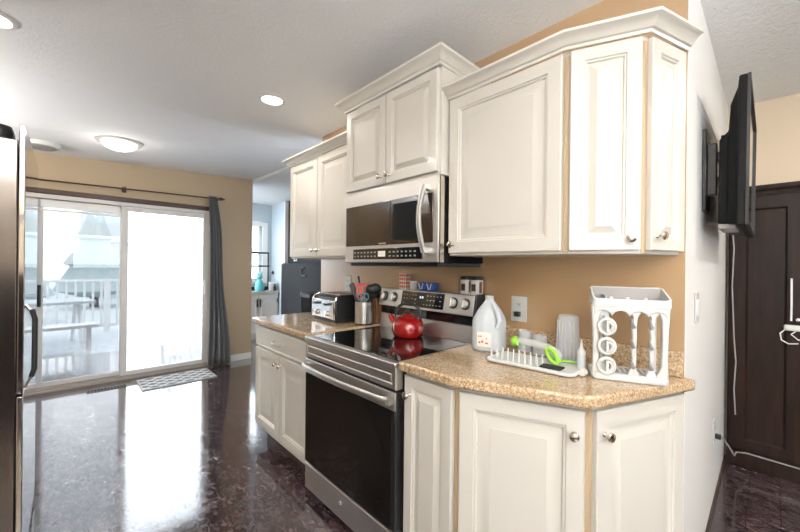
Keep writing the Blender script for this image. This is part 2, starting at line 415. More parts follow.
# ------------------------------------------------------------ outside
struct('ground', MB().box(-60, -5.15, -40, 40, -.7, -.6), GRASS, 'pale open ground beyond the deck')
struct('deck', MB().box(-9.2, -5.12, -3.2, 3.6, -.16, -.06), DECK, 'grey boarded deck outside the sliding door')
def railing():
    t = thing('deck_railing', 'white slatted railing along the outer edge of the deck', 'railing', (-9.1, 0, -.06))
    for y in (-3.0, -1.2, .6, 2.4): obj('post', MB().box(-.045, .045, y-.045, y+.045, 0, 1.05), WHITE, t)
    obj('rail', MB().box(-.05, .05, -3.0, 3.5, 1.0, 1.04), WHITE, t); obj('rail', MB().box(-.02, .02, -3.0, 3.5, .1, .16), WHITE, t)
    b0 = obj('baluster', MB().box(-.018, .018, -.018, .018, .16, 1.0), WHITE, t, (0, -2.86, 0))
    for k in range(1, 51):
        c = b0.copy(); C.objects.link(c); c.location.y = -2.86+k*.125
railing()
t = thing('patio_table', 'pale picnic table standing on the deck beyond the left door pane', 'table', (-8.0, -.30, -.06), R(8))
obj('tabletop', MB().box(-.42, .42, -.62, .62, .70, .74), HOUSE, t)
for y in (-.45, .45):
    for x in (-1, 1): obj('leg', MB().cyl((x*.12, y, .70), (x*.40, y, 0), .03, n=8), WHITE, t)
t = thing('patio_bench', 'white bench standing beside the patio table', 'bench', (-7.1, -.25, -.06), R(6))
obj('seat', MB().box(-.16, .16, -.6, .6, .40, .44), WHITE, t)
for y in (-.5, .5): obj('leg', MB().box(-.12, .12, y-.03, y+.03, 0, .40), WHITE, t)
t = thing('patio_chair', 'white slatted deck chair outside the right door pane', 'chair', (-7.4, 1.35, -.06), R(200))
obj('seat', MB().box(-.25, .25, -.27, .27, .36, .40), WHITE, t)
mb = MB()
for k in range(6): mb.box(-.27+0, -.24, -.26+k*.092, -.20+k*.092, .40, 1.0)
mb.box(-.28, -.23, -.27, .27, .97, 1.03); obj('backrest', mb, WHITE, t)
for y in (-.27, .27): obj('armrest', MB().box(-.25, .28, y-.035, y+.035, .58, .61), WHITE, t)
for y in (-.27, .27):
    for x in (-.25, .24): obj('leg', MB().box(x-.03, x+.03, y-.03, y+.03, 0, .58), WHITE, t)
t = thing('kettle_grill', 'round covered barbecue grill on the deck behind the right door pane', 'grill', (-8.4, 2.05, -.06))
obj('bowl', MB().ball((0, 0, .75), .27, (1, 1, .8)), HOUSE, t, smooth=True)
for a in (0, 120, 240): obj('leg', MB().cyl((math.cos(R(a))*.12, math.sin(R(a))*.12, .6), (math.cos(R(a))*.28, math.sin(R(a))*.28, 0), .015, n=8), HOUSE, t)
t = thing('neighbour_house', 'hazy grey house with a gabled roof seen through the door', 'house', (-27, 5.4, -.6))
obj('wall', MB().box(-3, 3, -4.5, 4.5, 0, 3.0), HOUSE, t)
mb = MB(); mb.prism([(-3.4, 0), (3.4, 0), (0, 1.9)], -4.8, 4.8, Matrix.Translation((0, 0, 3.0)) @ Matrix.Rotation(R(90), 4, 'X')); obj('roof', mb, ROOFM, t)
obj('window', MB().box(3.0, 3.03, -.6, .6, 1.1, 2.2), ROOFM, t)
def tree(loc, h, r, label, sd):
    t = thing('evergreen_tree', label, 'tree', loc, 0, 'hazy trees beyond the deck')
    obj('trunk', MB().cyl((0, 0, 0), (0, 0, h*.5), .16, .1, 8), DTRIM, t)
    m_ = MB(); m_.lathe([(r*.4, h*.1), (r, h*.16), (r*.62, h*.38), (r*.8, h*.40), (r*.45, h*.62), (r*.58, h*.64), (r*.22, h*.85), (.03, h)], 22)
    for v in m_.bm.verts:
        f = 1+.35*noise.noise(v.co*1.3+Vector((sd, 0, 0))); v.co.x *= f; v.co.y *= f
    obj('crown', m_, SHRUB, t)
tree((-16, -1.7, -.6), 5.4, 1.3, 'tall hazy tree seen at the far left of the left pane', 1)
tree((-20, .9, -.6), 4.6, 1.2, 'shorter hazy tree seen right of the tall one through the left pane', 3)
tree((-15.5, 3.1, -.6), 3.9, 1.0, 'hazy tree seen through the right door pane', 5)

# ------------------------------------------------------------ crown moulding profile
def crown(path, z0, parent, k=.8):
    pr = [(0, z0), (.006, z0), (.008, z0+.012), (.016, z0+.016), (.024, z0+.030), (.038, z0+.044), (.046, z0+.047), (.050, z0+.050), (.050, z0+.062), (0, z0+.062)]
    pr = [(u, z0+(z-z0)*k) for u, z in pr]
    return obj('crown_moulding', MB().sweep(path, pr), CREAM, parent, smooth=25)

# ------------------------------------------------------------ upper cabinets
YU, ZB, ZT = 1.34, 1.36, 2.107   # carcass front, bottom, top
t = thing('wall_cabinet', 'cream two-door upper cabinet at the left end of the kitchen wall', 'cabinet', (-2.70, YW-.001, ZB))
obj('body', MB().box(0, .865, YU-YW, 0, 0, ZT-ZB), CREAM, t, bevel=.002)
cab_door(t, (.008, YU-YW, .012), 0, .418, .727, (.418-.032, .045)); cab_door(t, (.434, YU-YW, .012), 0, .418, .727, (.032, .045))
crown([(0, 0), (0, YU-YW-.02), (.865, YU-YW-.02)], ZT-ZB-.004, t)
t = thing('wall_cabinet', 'cream two-door upper cabinet raised above the microwave', 'cabinet', (-1.826, YW-.001, 1.745))
yf = 1.279-YW
obj('body', MB().box(0, .757, yf, 0, 0, .515), CREAM, t, bevel=.002)
cab_door(t, (.008, yf, .014), 0, .363, .488, (.363-.03, .04), prof=SPROF); cab_door(t, (.379, yf, .014), 0, .363, .488, (.03, .04), prof=SPROF)
crown([(0, 0), (0, yf-.02), (.757, yf-.02), (.757, 0)], .508, t, 1)
# angled end cabinet: three faces (0, 22.5 and 68 degrees)
A = Vector((-.524, YU)); B = Vector((-.300, 1.432)); Cc = Vector((-.232, YW-.001))
t = thing('wall_cabinet', 'cream three-door upper cabinet with angled faces at the right end of the wall', 'cabinet', (-1.064, YW-.001, ZB))
o0 = Vector((-1.064, YW-.001))
rel = lambda p: (p.x-o0.x, p.y-o0.y)
L0 = Vector((-1.064, YU))
obj('body', MB().prism([(0, 0), rel(L0), rel(A), rel(B), rel(Cc)], 0, ZT-ZB), CREAM, t, bevel=.002)
def face_door(parent, P, Q, base, z, h_, m0, m1, knob_side, kz, t_=.02):
    d = Q-P; L = d.length; a = math.atan2(d.y, d.x); u = d/L
    s = P+u*m0; w_ = L-m0-m1
    kx = {'r': w_-.03, 'l': .03}[knob_side]
    return cab_door(parent, (s.x-base.x, s.y-base.y, z), a, w_, h_, (kx, kz))
face_door(t, L0, A, o0, .012, .727, .006, .010, 'l', .04)
face_door(t, A, B, o0, .012, .727, .012, .010, 'r', .04)
face_door(t, B, Cc, o0, .012, .727, .014, .004, 'l', .05)
def offs(P, Q, d): n_ = (Q-P).normalized(); return Vector((n_.y, -n_.x))*d
def corner(P, Q, S_, d):
    a, b = offs(P, Q, 1), offs(Q, S_, 1); o = (a+b).normalized(); return Q+o*(d/o.dot(a))
p0 = L0+offs(L0, A, .02); p1 = corner(L0, A, B, .02); p2 = corner(A, B, Cc, .02); p3 = Cc+offs(B, Cc, .02)
crown([rel(p) for p in (p0, p1, p2, p3)], ZT-ZB-.004, t)
obj('scribe_strip', MB().box(rel(p0)[0], rel(p0)[0]+.001, 0, 0, 0, .001) if False else MB().prism([rel(p) for p in (A+offs(L0, A, .003)+Vector((-.008, 0)), corner(L0, A, B, .003), A+offs(A, B, .003)+(B-A).normalized()*.010, A)], .004, .73), GAP, t, label='tan joint strip, darker than the doors')
obj('scribe_strip', MB().prism([rel(p) for p in (B+offs(A, B, .003)-(B-A).normalized()*.008, corner(A, B, Cc, .003), B+offs(B, Cc, .003)+(Cc-B).normalized()*.012, B)], .004, .73), GAP, t, label='tan joint strip, darker than the doors')

# ------------------------------------------------------------ base cabinets and worktops
YB = 1.05
t = thing('base_cabinet', 'cream base cabinet with one drawer over two doors left of the stove', 'cabinet', (-2.640, YW-.001, 0))
obj('body', MB().box(0, .81, YB-YW, 0, .11, .872), CREAM, t, bevel=.002)
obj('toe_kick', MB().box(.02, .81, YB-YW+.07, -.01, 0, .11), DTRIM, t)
d = obj('drawer', MB().panel(.79, .145, .02, [(0, .003), (.003, 0), (.012, 0), (.016, .003), (.02, .003)]), CREAM, t, (.010, YB-YW, .715), smooth=25)
mb = MB(); mb.tube([(.32, -.019, .075), (.325, -.04, .07), (.355, -.048, .066), (.395, -.05, .065), (.435, -.048, .066), (.465, -.04, .07), (.47, -.019, .075)], .0045)
obj('handle', mb, NICKEL, d, smooth=True)
cab_door(t, (.010, YB-YW, .145), 0, .388, .555, (.388-.03, .50)); cab_door(t, (.408, YB-YW, .145), 0, .392, .555, (.03, .50))
# end cabinet
c0 = Vector((-1.056, YB)); c1 = Vector((-.790, YB)); c2 = Vector((-.394, 1.212)); c3 = Vector((-.228, YW-.001)); ob = Vector((-1.056, YW-.001))
relb = lambda p: (p.x-ob.x, p.y-ob.y)
t = thing('base_cabinet', 'cream base cabinet with three angled doors right of the stove', 'cabinet', (ob.x, ob.y, 0))
obj('body', MB().prism([(0, 0), relb(c0), relb(c1), relb(c2), relb(c3)], .10, .872), CREAM, t, bevel=.002)
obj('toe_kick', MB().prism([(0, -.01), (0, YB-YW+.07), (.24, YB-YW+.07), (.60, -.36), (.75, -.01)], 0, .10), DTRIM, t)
face_door(t, c0, c1, ob, .12, .735, .006, .012, 'l', .66)
face_door(t, c1, c2, ob, .12, .735, .012, .012, 'r', .66)
face_door(t, c2, c3, ob, .12, .735, .016, .002, 'l', .66)
for P, Q, S_ in ((c0, c1, c2), (c1, c2, c3)):
    obj('scribe_strip', MB().prism([relb(p) for p in (Q+offs(P, Q, .003)-(Q-P).normalized()*.009, corner(P, Q, S_, .003), Q+offs(Q, S_, .003)+(S_-Q).normalized()*.012, Q)], .105, .868), GAP, t, label='tan joint strip, darker than the doors')
t = tag(obj('worktop', MB().prism([(-2.673, YW-.001), (-2.673, 1.025), (-2.66, 1.008), (-1.829, 1.008), (-1.829, YW-.001)], .874, .914), GRAN, bevel=.012, seg=4), 'short speckled tan stone worktop holding the toaster left of the stove', 'worktop')
def arc(P, Q, S_, r_, n=6):
    a = (P-Q).normalized(); b = (S_-Q).normalized(); p, q = Q+a*r_, Q+b*r_
    return [((1-k/n)**2*p+2*(1-k/n)*(k/n)*Q+(k/n)**2*q) for k in range(n+1)]
w0 = Vector((-1.059, 1.003)); w1_ = Vector((-.782, 1.003)); w2 = Vector((-.368, 1.165)); w3 = Vector((-.176, YW-.001+.02)); w4 = Vector((-1.059, YW-.001))
poly = [w4, w0]+arc(w0, w1_, w2, .05)+arc(w1_, w2, w3, .05)+[Vector((-.178, YW-.004)), Vector((-.19, YW-.001))]
tag(obj('worktop', MB().prism([tuple(p) for p in poly], .874, .914), GRAN, bevel=.012, seg=4), 'angled speckled tan stone worktop right of the stove', 'worktop')
tag(obj('backsplash', MB().box(-1.03, -.214, YW-.021, YW-.001, .9145, 1.006), GRAN, bevel=.003), 'low speckled stone upstand along the tan wall behind the white rack', 'backsplash')

# ------------------------------------------------------------ stove
SX0, SX1 = -1.824, -1.064; SW = SX1-SX0
t = thing('electric_stove', 'stainless steel electric range with black glass top and oven door', 'stove', (SX0, 1.0, 0))
obj('body', MB().box(0.002, SW-.002, .045, .62, .03, .885), BLACKM, t)
for x in (.05, SW-.05):
    for y in (.08, .56): obj('foot', MB().cyl((x, y, 0), (x, y, .032), .018), BLACK, t)
# front fascia with framed inset
mb = MB(); mb.panel(SW, .095, .04, [(0, .004), (.004, 0), (.022, 0), (.026, .004), (.030, .004), (.034, .001), (.04, .001)])
obj('fascia', mb, STEEL, t, (0, .035, .790), smooth=25)
mb = MB().box(0, SW, -.012, .03, .885, .905).box(0, .018, .03, .56, .885, .905).box(SW-.018, SW, .03, .56, .885, .905).box(0.018, SW-.018, .535, .56, .885, .905)
obj('top_frame', mb, STEEL, t, bevel=.005)
ct = obj('cooktop', MB().box(.018, SW-.018, .030, .535, .888, .906), BLKGLASS, t, bevel=.001)
ringm = mat('burner_print', (.05, .05, .05), .15)
for x, y, r_ in ((.19, .155, .095), (.19, .40, .075), (.56, .155, .115), (.56, .40, .08), (.375, .42, .05)):
    mb = MB(); pr = [(r_-.0015, .9062), (r_+.0015, .9062)]
    m_ = MB(); a = [m_.bm.verts.new(((r_-.0015)*math.cos(2*PI*i/48)+x, (r_-.0015)*math.sin(2*PI*i/48)+y, .9063)) for i in range(48)]; b = [m_.bm.verts.new(((r_+.0015)*math.cos(2*PI*i/48)+x, (r_+.0015)*math.sin(2*PI*i/48)+y, .9063)) for i in range(48)]
    for i in range(48): m_.bm.faces.new((a[i], a[(i+1) % 48], b[(i+1) % 48], b[i]))
    mb.bm.free(); obj('burner_ring', m_, ringm, ct)
# oven door
od = obj('oven_door', MB().box(0.003, SW-.003, .0, .044, .195, .782), BLACK, t, bevel=.004)
obj('door_glass', MB().box(.006, SW-.03, -.004, .0, .20, .700), OVENGLASS, od, bevel=.002)
obj('top_band', MB().box(.003, SW-.003, -.006, .0, .702, .780), STEEL, od, bevel=.003)
obj('side_trim', MB().box(SW-.028, SW-.004, -.005, .0, .197, .701), STEEL, od, bevel=.002) if False else None
mb = MB(); n = 17; pts = []
for k in range(n):
    u = k/(n-1); x = .025+u*(SW-.05); pts.append((x, -.030-.030*math.sin(PI*u)**.7, .745+.004*math.sin(PI*u)))
mb.tube(pts, .016, 12, flat=.6)
for x in (.03, SW-.03): mb.box(x-.014, x+.014, -.032, -.005, .730, .760)
obj('handle', mb, STEEL, od, smooth=True)
obj('drawer', MB().box(0.003, SW-.003, .0, .044, .045, .185), STEEL, t, bevel=.004)
M = Matrix.Translation((.36, -.001, .125)) @ Matrix.Rotation(R(90), 4, 'X')
obj('badge', MB().lathe([(.011, 0), (.011, .002), (.009, .003)], 20, M), CHROME, t.children[-1])
# back guard: riser, black vent band, sloped control console
prof = [(.56, .885), (.56, .985), (.575, .99), (.575, .99), (.575, 1.045), (.545, 1.055), (.572, 1.155), (.60, 1.165), (.635, 1.165), (.635, .885)]
def xprism(mb_, prof_, x0, x1):
    M_ = Matrix(((0, 0, 1, 0), (1, 0, 0, 0), (0, 1, 0, 0), (0, 0, 0, 1)))
    return mb_.prism(prof_, x0, x1, M_)
obj('back_riser', xprism(MB(), [(.545, .906), (.563, .992), (.62, .992), (.62, .906)], 0.0, SW), STEEL, t, bevel=.003)
obj('vent_band', xprism(MB(), [(.572, .992), (.562, 1.05), (.62, 1.05), (.62, .992)], -.004, SW+.004), BLKGLASS, t, bevel=.002)
con = obj('control_console', xprism(MB(), [(.535, 1.048), (.558, 1.160), (.632, 1.160), (.632, 1.05)], 0.0, SW), STEEL, t, bevel=.004)
obj('end_cap', xprism(MB(), [(.532, 1.0), (.535, 1.05), (.557, 1.163), (.634, 1.163), (.634, 1.0)], SW+.0005, SW+.012), BLACK, t, bevel=.003)
sl = math.atan2(.023, .112)
def onpanel(x, s):   # point on the sloped face, s from bottom 0..1
    return Vector((x, .535+.023*s, 1.048+.112*s))
Mf = Matrix.Rotation(-sl, 4, 'X')
def facebox(mb_, x0, x1, s0, s1, th=.003):
    mb_.box(x0, x1, -th, .001, 0, (s1-s0)*.1143, Matrix.Translation(onpanel(0, s0)) @ Mf); return mb_
dsp = obj('display', facebox(MB(), .218, .56, .14, .93), BLKGLASS, con)
mb = MB(); random.seed(3)
for r_, s_ in enumerate((.28, .52, .74)):
    for k in range(13):
        if 5 <= k <= 7 and r_ > 0: continue
        if random.random() < .2: continue
        x = .235+k*.0245; facebox(mb, x, x+.011, s_, s_+.035, .0036)
obj('button_print', mb, PRINT, dsp)
obj('clock_digits', facebox(facebox(MB(), .372, .384, .60, .72, .0036), .390, .402, .60, .72, .0036), LCD, dsp)
def knob(x):
    M_ = Matrix.Translation(onpanel(x, .54)) @ Matrix.Rotation(R(90)-sl, 4, 'X')
    k_ = obj('knob', MB().lathe([(.031, 0), (.031, .004), (.029, .006)], 32, M_), BLACK, con, smooth=True)
    m_ = MB().lathe([(.025, .004), (.024, .026), (.021, .029)], 32, M_); m_.box(-.005, .005, -.022, .022, .026, .036, M_)
    obj('knob_cap', m_, STEEL, k_, smooth=True)
for x in (.055, .145, .625, .705): knob(x)

# ------------------------------------------------------------ microwave
t = thing('microwave_oven', 'stainless over-the-range microwave hung beneath the raised cabinet', 'microwave', (-1.822, 1.262, 1.305))
MW = .755
obj('body', MB().box(.004, MW-.004, .008, .375, .022, .437), BLACKM, t, bevel=.003)
obj('underside', MB().prism([(0.03, .02), (MW-.02, .02), (MW-.02, .375), (.03, .375)], .002, .022), BLACK, t, bevel=.003)
obj('front_frame', MB().box(0, MW, -.004, .008, .023, .437), STEEL, t, bevel=.004)
obj('side_panel', MB().box(MW-.0035, MW-.001, .012, .04, .024, .435), NICKEL, t)
dw = obj('door_window', MB().box(.016, MW-.032, -.009, -.003, .118, .356), BLKGLASS2, t, bevel=.003)
obj('window_divider', MB().box(.418, .422, -.0105, -.008, .12, .354), BLACK, dw)
obj('inner_screen', MB().box(.45, .64, -.0098, -.0088, .14, .33), BLACKM, dw)
cp = obj('control_panel', MB().box(.092, .655, -.008, -.003, .040, .100), BLKGLASS, t, bevel=.002)
mb = MB()
for r_ in range(2):
    for k in range(17):
        x = .105+k*.031
        if .30 < x < .40: continue
        mb.box(x, x+.014, -.0088, -.0078, .053+r_*.022, .061+r_*.022)
obj('button_print', mb, GPLAST, cp)
obj('clock_display', MB().box(.325, .385, -.009, -.0078, .055, .085), LABELW, cp)
obj('badge', MB().box(.33, .39, -.0105, -.0088, .122, .130), CHROME, dw)
mb = MB(); pts = []
for k in range(13):
    u = k/12; pts.append((.684, -.028-.035*math.sin(PI*u), .075+u*.315))
mb.tube(pts, .017, 12, flat=.75); mb.box(.670, .698, -.03, -.003, .068, .092).box(.670, .698, -.03, -.003, .372, .396)
obj('handle', mb, STEEL, t, smooth=True)

# ------------------------------------------------------------ refrigerator
t = thing('refrigerator', 'tall stainless refrigerator at the left edge beside the patio door', 'refrigerator', (-2.80, -.135, 0))
obj('body', MB().box(0, .82, -.72, 0, .02, 1.775), STEELD, t, bevel=.004)
d = obj('door', MB().box(.004, .82, .002, .020, .80, 1.835), STEELM, t, bevel=.003)
obj('edge_strip', MB().box(0, .0038, .0, .020, .80, 1.83), BLACK, d)  # plain black strip along the far door edge
m_ = MB().tube([(.765, .038, 1.12), (.765, .047, 1.08), (.765, .047, .88), (.765, .038, .85)], .009, 12)
obj('handle', m_, BLACK, d, smooth=True)
m_ = MB()
for z in (1.12, .84): m_.tube([(.765, .020, z-.03 if z < 1 else z+.02), (.765, .032, z), (.765, .046, z+.03 if z < 1 else z-.02)], .006, 10)
obj('handle_bracket', m_, CHROME, d, smooth=True)
d = obj('freezer_drawer', MB().box(.004, .82, .002, .020, .05, .79), STEELM, t, bevel=.003)
obj('edge_strip', MB().box(0, .0038, .0, .020, .05, .79), BLACK, d)
obj('hinge_cover', MB().lathe([(.045, 1.775), (.045, 1.80), (.036, 1.825), (.02, 1.828)], 20, Matrix.Translation((.78, -.055, 0))), BLACK, t, smooth=True)
for x in (.08, .74):
    for y in (-.1, -.64): obj('foot', MB().cyl((x, y, 0), (x, y, .021), .02), BLACK, t)
# ------------------------------------------------------------ ceiling fittings
def can(loc, label, e=5):
    t = thing('recessed_light', label, 'ceiling light', loc, 0, 'recessed ceiling lights')
    obj('trim_ring', MB().lathe([(.085, -.001), (.088, -.006), (.070, -.010), (.066, -.001)], 32, caps=False), WHITE, t, smooth=True)
    obj('lens', MB().lathe([(.066, -.004), (.066, -.001)], 32), LENS, t)
    l = bpy.data.lights.new('recessed_lamp', 'AREA'); l.shape = 'DISK'; l.size = .13; l.energy = e*LAMP; l.color = (1, .93, .84)
    lo = bpy.data.objects.new('recessed_lamp', l); C.objects.link(lo); lo.parent = t; lo.location = (0, 0, -.012)
can((-2.37, 1.02, H), 'lit round recessed light in the ceiling left of the upper cabinets')
can((-2.50, -.262, H), 'lit recessed light at the upper left corner of the photo')
can((-.2, .35, H), 'unseen recessed light added above the angled counter for fill')  # this can and the following ones are unseen, added as fill
can((1.2, .5, H), 'unseen recessed light added near the rear fill opening')
can((.9, 2.4, H), 'unseen recessed light added to brighten the hall', 14)
t = thing('dome_ceiling_light', 'lit frosted glass dome light with pale rim on the dining ceiling', 'ceiling light', (-4.03, .34, 2.418))
obj('rim', MB().lathe([(.178, 0), (.178, -.012), (.165, -.034), (.135, -.036), (.135, 0)], 40), GCAB, t, smooth=True)
obj('glass_dome', MB().lathe([(.137, -.028), (.128, -.055), (.10, -.08), (.06, -.095), (.02, -.10), (.002, -.10)], 40), DOMEL, t, smooth=True)
obj('finial', MB().ball((0, 0, -.105), .008), NICKEL, t, smooth=True)
l = bpy.data.lights.new('dome_lamp', 'POINT'); l.energy = 2.5*LAMP; l.color = (1, .93, .84); l.shadow_soft_size = .1
lo = bpy.data.objects.new('dome_lamp', l); C.objects.link(lo); lo.parent = t; lo.location = (0, 0, -.20)
t = thing('smoke_detector', 'round white smoke detector on the ceiling above the refrigerator corner', 'smoke detector', (-4.55, -.165, 2.40))
obj('housing', MB().lathe([(.125, 0), (.125, -.03), (.115, -.05)], 36), WPLAST, t, smooth=True)
obj('grille', MB().lathe([(.100, -.05), (.085, -.062), (.04, -.066)], 36), GPLAST, t, smooth=True, label='grey underside of the detector')

def fill_uplight(loc, e, label):  # added uplights, out of view, standing in for light bounced off the ceiling
    t = thing('added_uplight', label, 'added fill lamp', loc)
    obj('base', MB().lathe([(.14, 0), (.14, .015), (.03, .03)], 28), BLACK, t, smooth=True)
    obj('pole', MB().cyl((0, 0, .02), (0, 0, 1.70), .014), BLACK, t, smooth=True)
    obj('bowl', MB().lathe([(.03, 1.69), (.12, 1.73), (.17, 1.80), (.165, 1.80), (.115, 1.74), (.02, 1.705)], 32), WHITE, t, smooth=True)
    l = bpy.data.lights.new('added_uplight_emitter', 'AREA'); l.shape = 'DISK'; l.size = .22; l.energy = e; l.color = (.97, .99, 1)
    lo = bpy.data.objects.new('added_uplight_emitter', l); C.objects.link(lo); lo.parent = t; lo.location = (0, 0, 1.775); lo.rotation_euler = (PI, 0, 0)
fill_uplight((1.45, -.45, 0), 235*LAMP, 'unseen uplight added behind the camera for ceiling fill')
fill_uplight((-3.6, -1.55, 0), 62*LAMP, 'unseen uplight added in the dining corner for ceiling fill')

# ------------------------------------------------------------ curtain rod, curtain, mat, vent
t = thing('curtain_rod', 'thin dark curtain rod above the sliding glass door', 'curtain rod', (XD, .5, 2.125))
obj('rod', MB().cyl((.09, -.95, -.02), (.09, .93, .022), .008), DTRIM, t, smooth=True)
mb = MB(); mb.cyl((.09, .93, .022), (.09, .945, .022), .02).cyl((.09, .945, .022), (.09, 1.0, .023), .022, .004)
obj('finial', mb, DTRIM, t, smooth=True)
for y in (-.035, .90): obj('bracket', MB().cyl((0.001, y, 0), (.09, y, 0), .006).box(0.001, .008, y-.02, y+.02, -.03, .03).box(.08, .1, y-.01, y+.01, -.012, .02), DTRIM, t)
mb = MB(); cols = 40; rows = 24
grid = []
for r_ in range(rows+1):
    v = r_/rows; z = 2.17-2.155*v; row = []
    y0 = 1.305+.0*v+.02*math.sin(v*3); y1 = 1.39+.20*v**.8+.015*math.sin(v*9)
    for c_ in range(cols+1):
        u = c_/cols; x = .09+(.018+.022*v)*math.sin(u*2*PI*4.5+v*1.2)+.008*math.sin(u*21+v*5)
        row.append(mb.bm.verts.new((x, y0+u*(y1-y0), z)))
    grid.append(row)
for a, b in zip(grid, grid[1:]):
    for i in range(cols): mb.bm.faces.new((a[i], a[i+1], b[i+1], b[i]))
cu = obj('curtain', mb, CURT, None, (XD, 0, 0), smooth=80); sd = cu.modifiers.new('thick', 'SOLIDIFY'); sd.thickness = .004
tag(cu, 'slate grey floor-length curtain gathered right of the sliding door', 'curtain')
t = thing('door_mat', 'grey mat with pale lattice pattern on the floor by the sliding door', 'mat', (-4.62, .93, 0), R(0))
obj('pile', MB().box(-.20, .20, -.34, .34, .0005, .010), MATW, t, bevel=.003)
mb = MB().box(-.215, -.20, -.355, .355, .0005, .011).box(.20, .215, -.355, .355, .0005, .011).box(-.20, .20, -.355, -.34, .0005, .011).box(-.20, .20, .34, .355, .0005, .011)
obj('border', mb, GPLAST, t)
mb = MB(); mb.box(-.05, .05, -.16, .16, .0005, .004)
t = tag(obj('floor_vent', mb, DTRIM, None, (-4.72, .32, 0)), 'dark metal floor vent left of the lattice mat', 'vent')
mb = MB()
for k in range(12): mb.box(-.04, .04, -.15+k*.026, -.138+k*.026, .004, .0055)
obj('slots', mb, BLACKM, t)

# ------------------------------------------------------------ far room furniture
t = thing('far_cabinet', 'greige base cabinet with arched doors under the far window', 'cabinet', (-6.2, 2.5, 0))
obj('body', MB().box(-.34, 0, -.45, .32, 0, .80), GCAB, t)
obj('top', MB().box(-.34, .03, -.47, .33, .80, .835), GCAB, t, bevel=.004)
def arched(y0, y1):
    m_ = MB(); m_.box(0, .018, y0, y1, .06, .77); d_ = obj('door', m_, GCAB, t, bevel=.004)
    pts = [(.020, y0+.05, .12), (.020, y0+.05, .60)]
    for k in range(9):
        u = k/8; pts.append((.020, y0+.05+u*(y1-y0-.10), .60+.08*math.sin(PI*u)))
    pts += [(.020, y1-.05, .12)]
    obj('panel_bead', MB().tube(pts, .006, 6, closed=True), WPLAST, d_, smooth=True); return d_
d = arched(-.44, -.045); obj('handle', MB().box(.018, .04, -.075, -.06, .56, .70), BLACK, d)
d = arched(-.035, .31); obj('handle', MB().box(.018, .04, -.02, -.005, .56, .70), BLACK, d)
obj('hinge', MB().box(.018, .03, .29, .305, .62, .70), BLACK, d)
t = thing('picture_frame', 'black frame with a crossbar standing on the far cabinet', 'frame', (-6.41, 2.53, .836))
mb = MB().box(-.01, .01, -.2, .2, 0, .07).box(-.01, .01, .18, .2, .07, .70).box(-.01, .01, -.2, -.18, .07, .70).box(-.01, .01, -.2, .2, .67, .70).box(-.01, .01, -.2, .215, .43, .455)
obj('frame', mb, BLACK, t)
obj('foot', MB().box(-.07, .04, -.2, .2, 0, .02), BLACK, t)
t = thing('cat_figurine', 'teal figurine standing before the black frame on the far cabinet', 'figurine', (-6.225, 2.49, .836))
obj('body', MB().lathe([(.07, 0), (.085, .06), (.06, .16), (.03, .21)], 16), TEAL, t, smooth=True)
mb = MB().ball((0, 0, .25), .05); mb.cyl((0, -.03, .28), (0, -.04, .35), .018, .003, 8).cyl((0, .03, .28), (0, .04, .35), .018, .003, 8)
obj('head', mb, TEAL, t, smooth=True)
bk = obj('book', MB().box(-.10, .05, -.13, .10, 0, .035), DTRIM, None, (-6.22, 2.70, .836)) if False else None
tag(obj('book', MB().box(-.05, .05, -.16, .14, 0, .03), DTRIM, None, (-6.225, 2.36+.0, .836), bevel=.002), 'dark book lying below the teal figurine', 'book') if False else None
t = thing('white_box', 'small white box at the right of the far cabinet', 'box', (-6.28, 2.755, .836))
obj('carton', MB().box(-.06, .06, -.055, .045, 0, .13), WPLAST, t, bevel=.006); obj('lid', MB().box(-.063, .063, -.058, .048, .13, .145), WHITE, t, bevel=.003)
tag(obj('jar', MB().lathe([(.022, 0), (.026, .06), (.014, .09), (.016, .12)], 14), BLACK, None, (-6.19, 2.755, .836), smooth=True), 'small black bottle beside the white box on the far cabinet', 'bottle')
t = thing('desk_lamp', 'white gooseneck lamp arching over the white box', 'lamp', (-6.50, 2.77, .836))
obj('base', MB().lathe([(.04, 0), (.035, .02)], 18), WPLAST, t)
pts = [(0, 0, .02), (0, -.03, .15), (0, -.02, .28), (.02, .02, .35), (.05, .055, .33)]
obj('neck', MB().tube(pts, .007, 8), WPLAST, t, smooth=True); obj('shade', MB().cyl((.05, .055, .35), (.06, .06, .30), .015, .03, 14), BLACK, t)
t = thing('charcoal_refrigerator', 'charcoal low refrigerator beyond the left end of the kitchen wall', 'refrigerator', (-5.1, 2.78, 0))
obj('body', MB().box(-.80, .75, -.02, .07, .02, 1.335), DGREY, t, bevel=.004)
obj('door', MB().box(-.78, .74, -.05, -.022, .05, 1.32), DGREY, t, bevel=.004)
mb = MB().tube([(.06, -.07, 1.26), (.0, -.075, 1.26), (-.03, -.07, 1.22), (-.03, -.07, 1.17), (.0, -.075, 1.14), (.12, -.07, 1.14)], .01, 8)
for z in (1.26, 1.14): mb.cyl((0.03, -.075, z), (.03, -.048, z), .006, n=8)
obj('handle', mb, BLACK, t, smooth=True)
t = thing('waste_bin', 'black bin rising behind the toaster', 'bin', (-3.55, 2.1, 0))
obj('bin', MB().lathe([(.13, 0), (.17, .95)], 24, sq=5), BLACKM, t); obj('lid', MB().lathe([(.175, .95), (.175, .985), (.16, 1.0)], 24, sq=5), BLACK, t)
t = thing('wall_socket', 'white socket plate on the casing left of the upper cabinets', 'socket', (-5.60, 2.858, 1.37))
obj('plate', MB().box(-.05, .05, -.008, 0, 0, .14), WPLAST, t, bevel=.002); obj('plug', MB().box(-.02, .02, -.04, -.008, .02, .06), GPLAST, t)

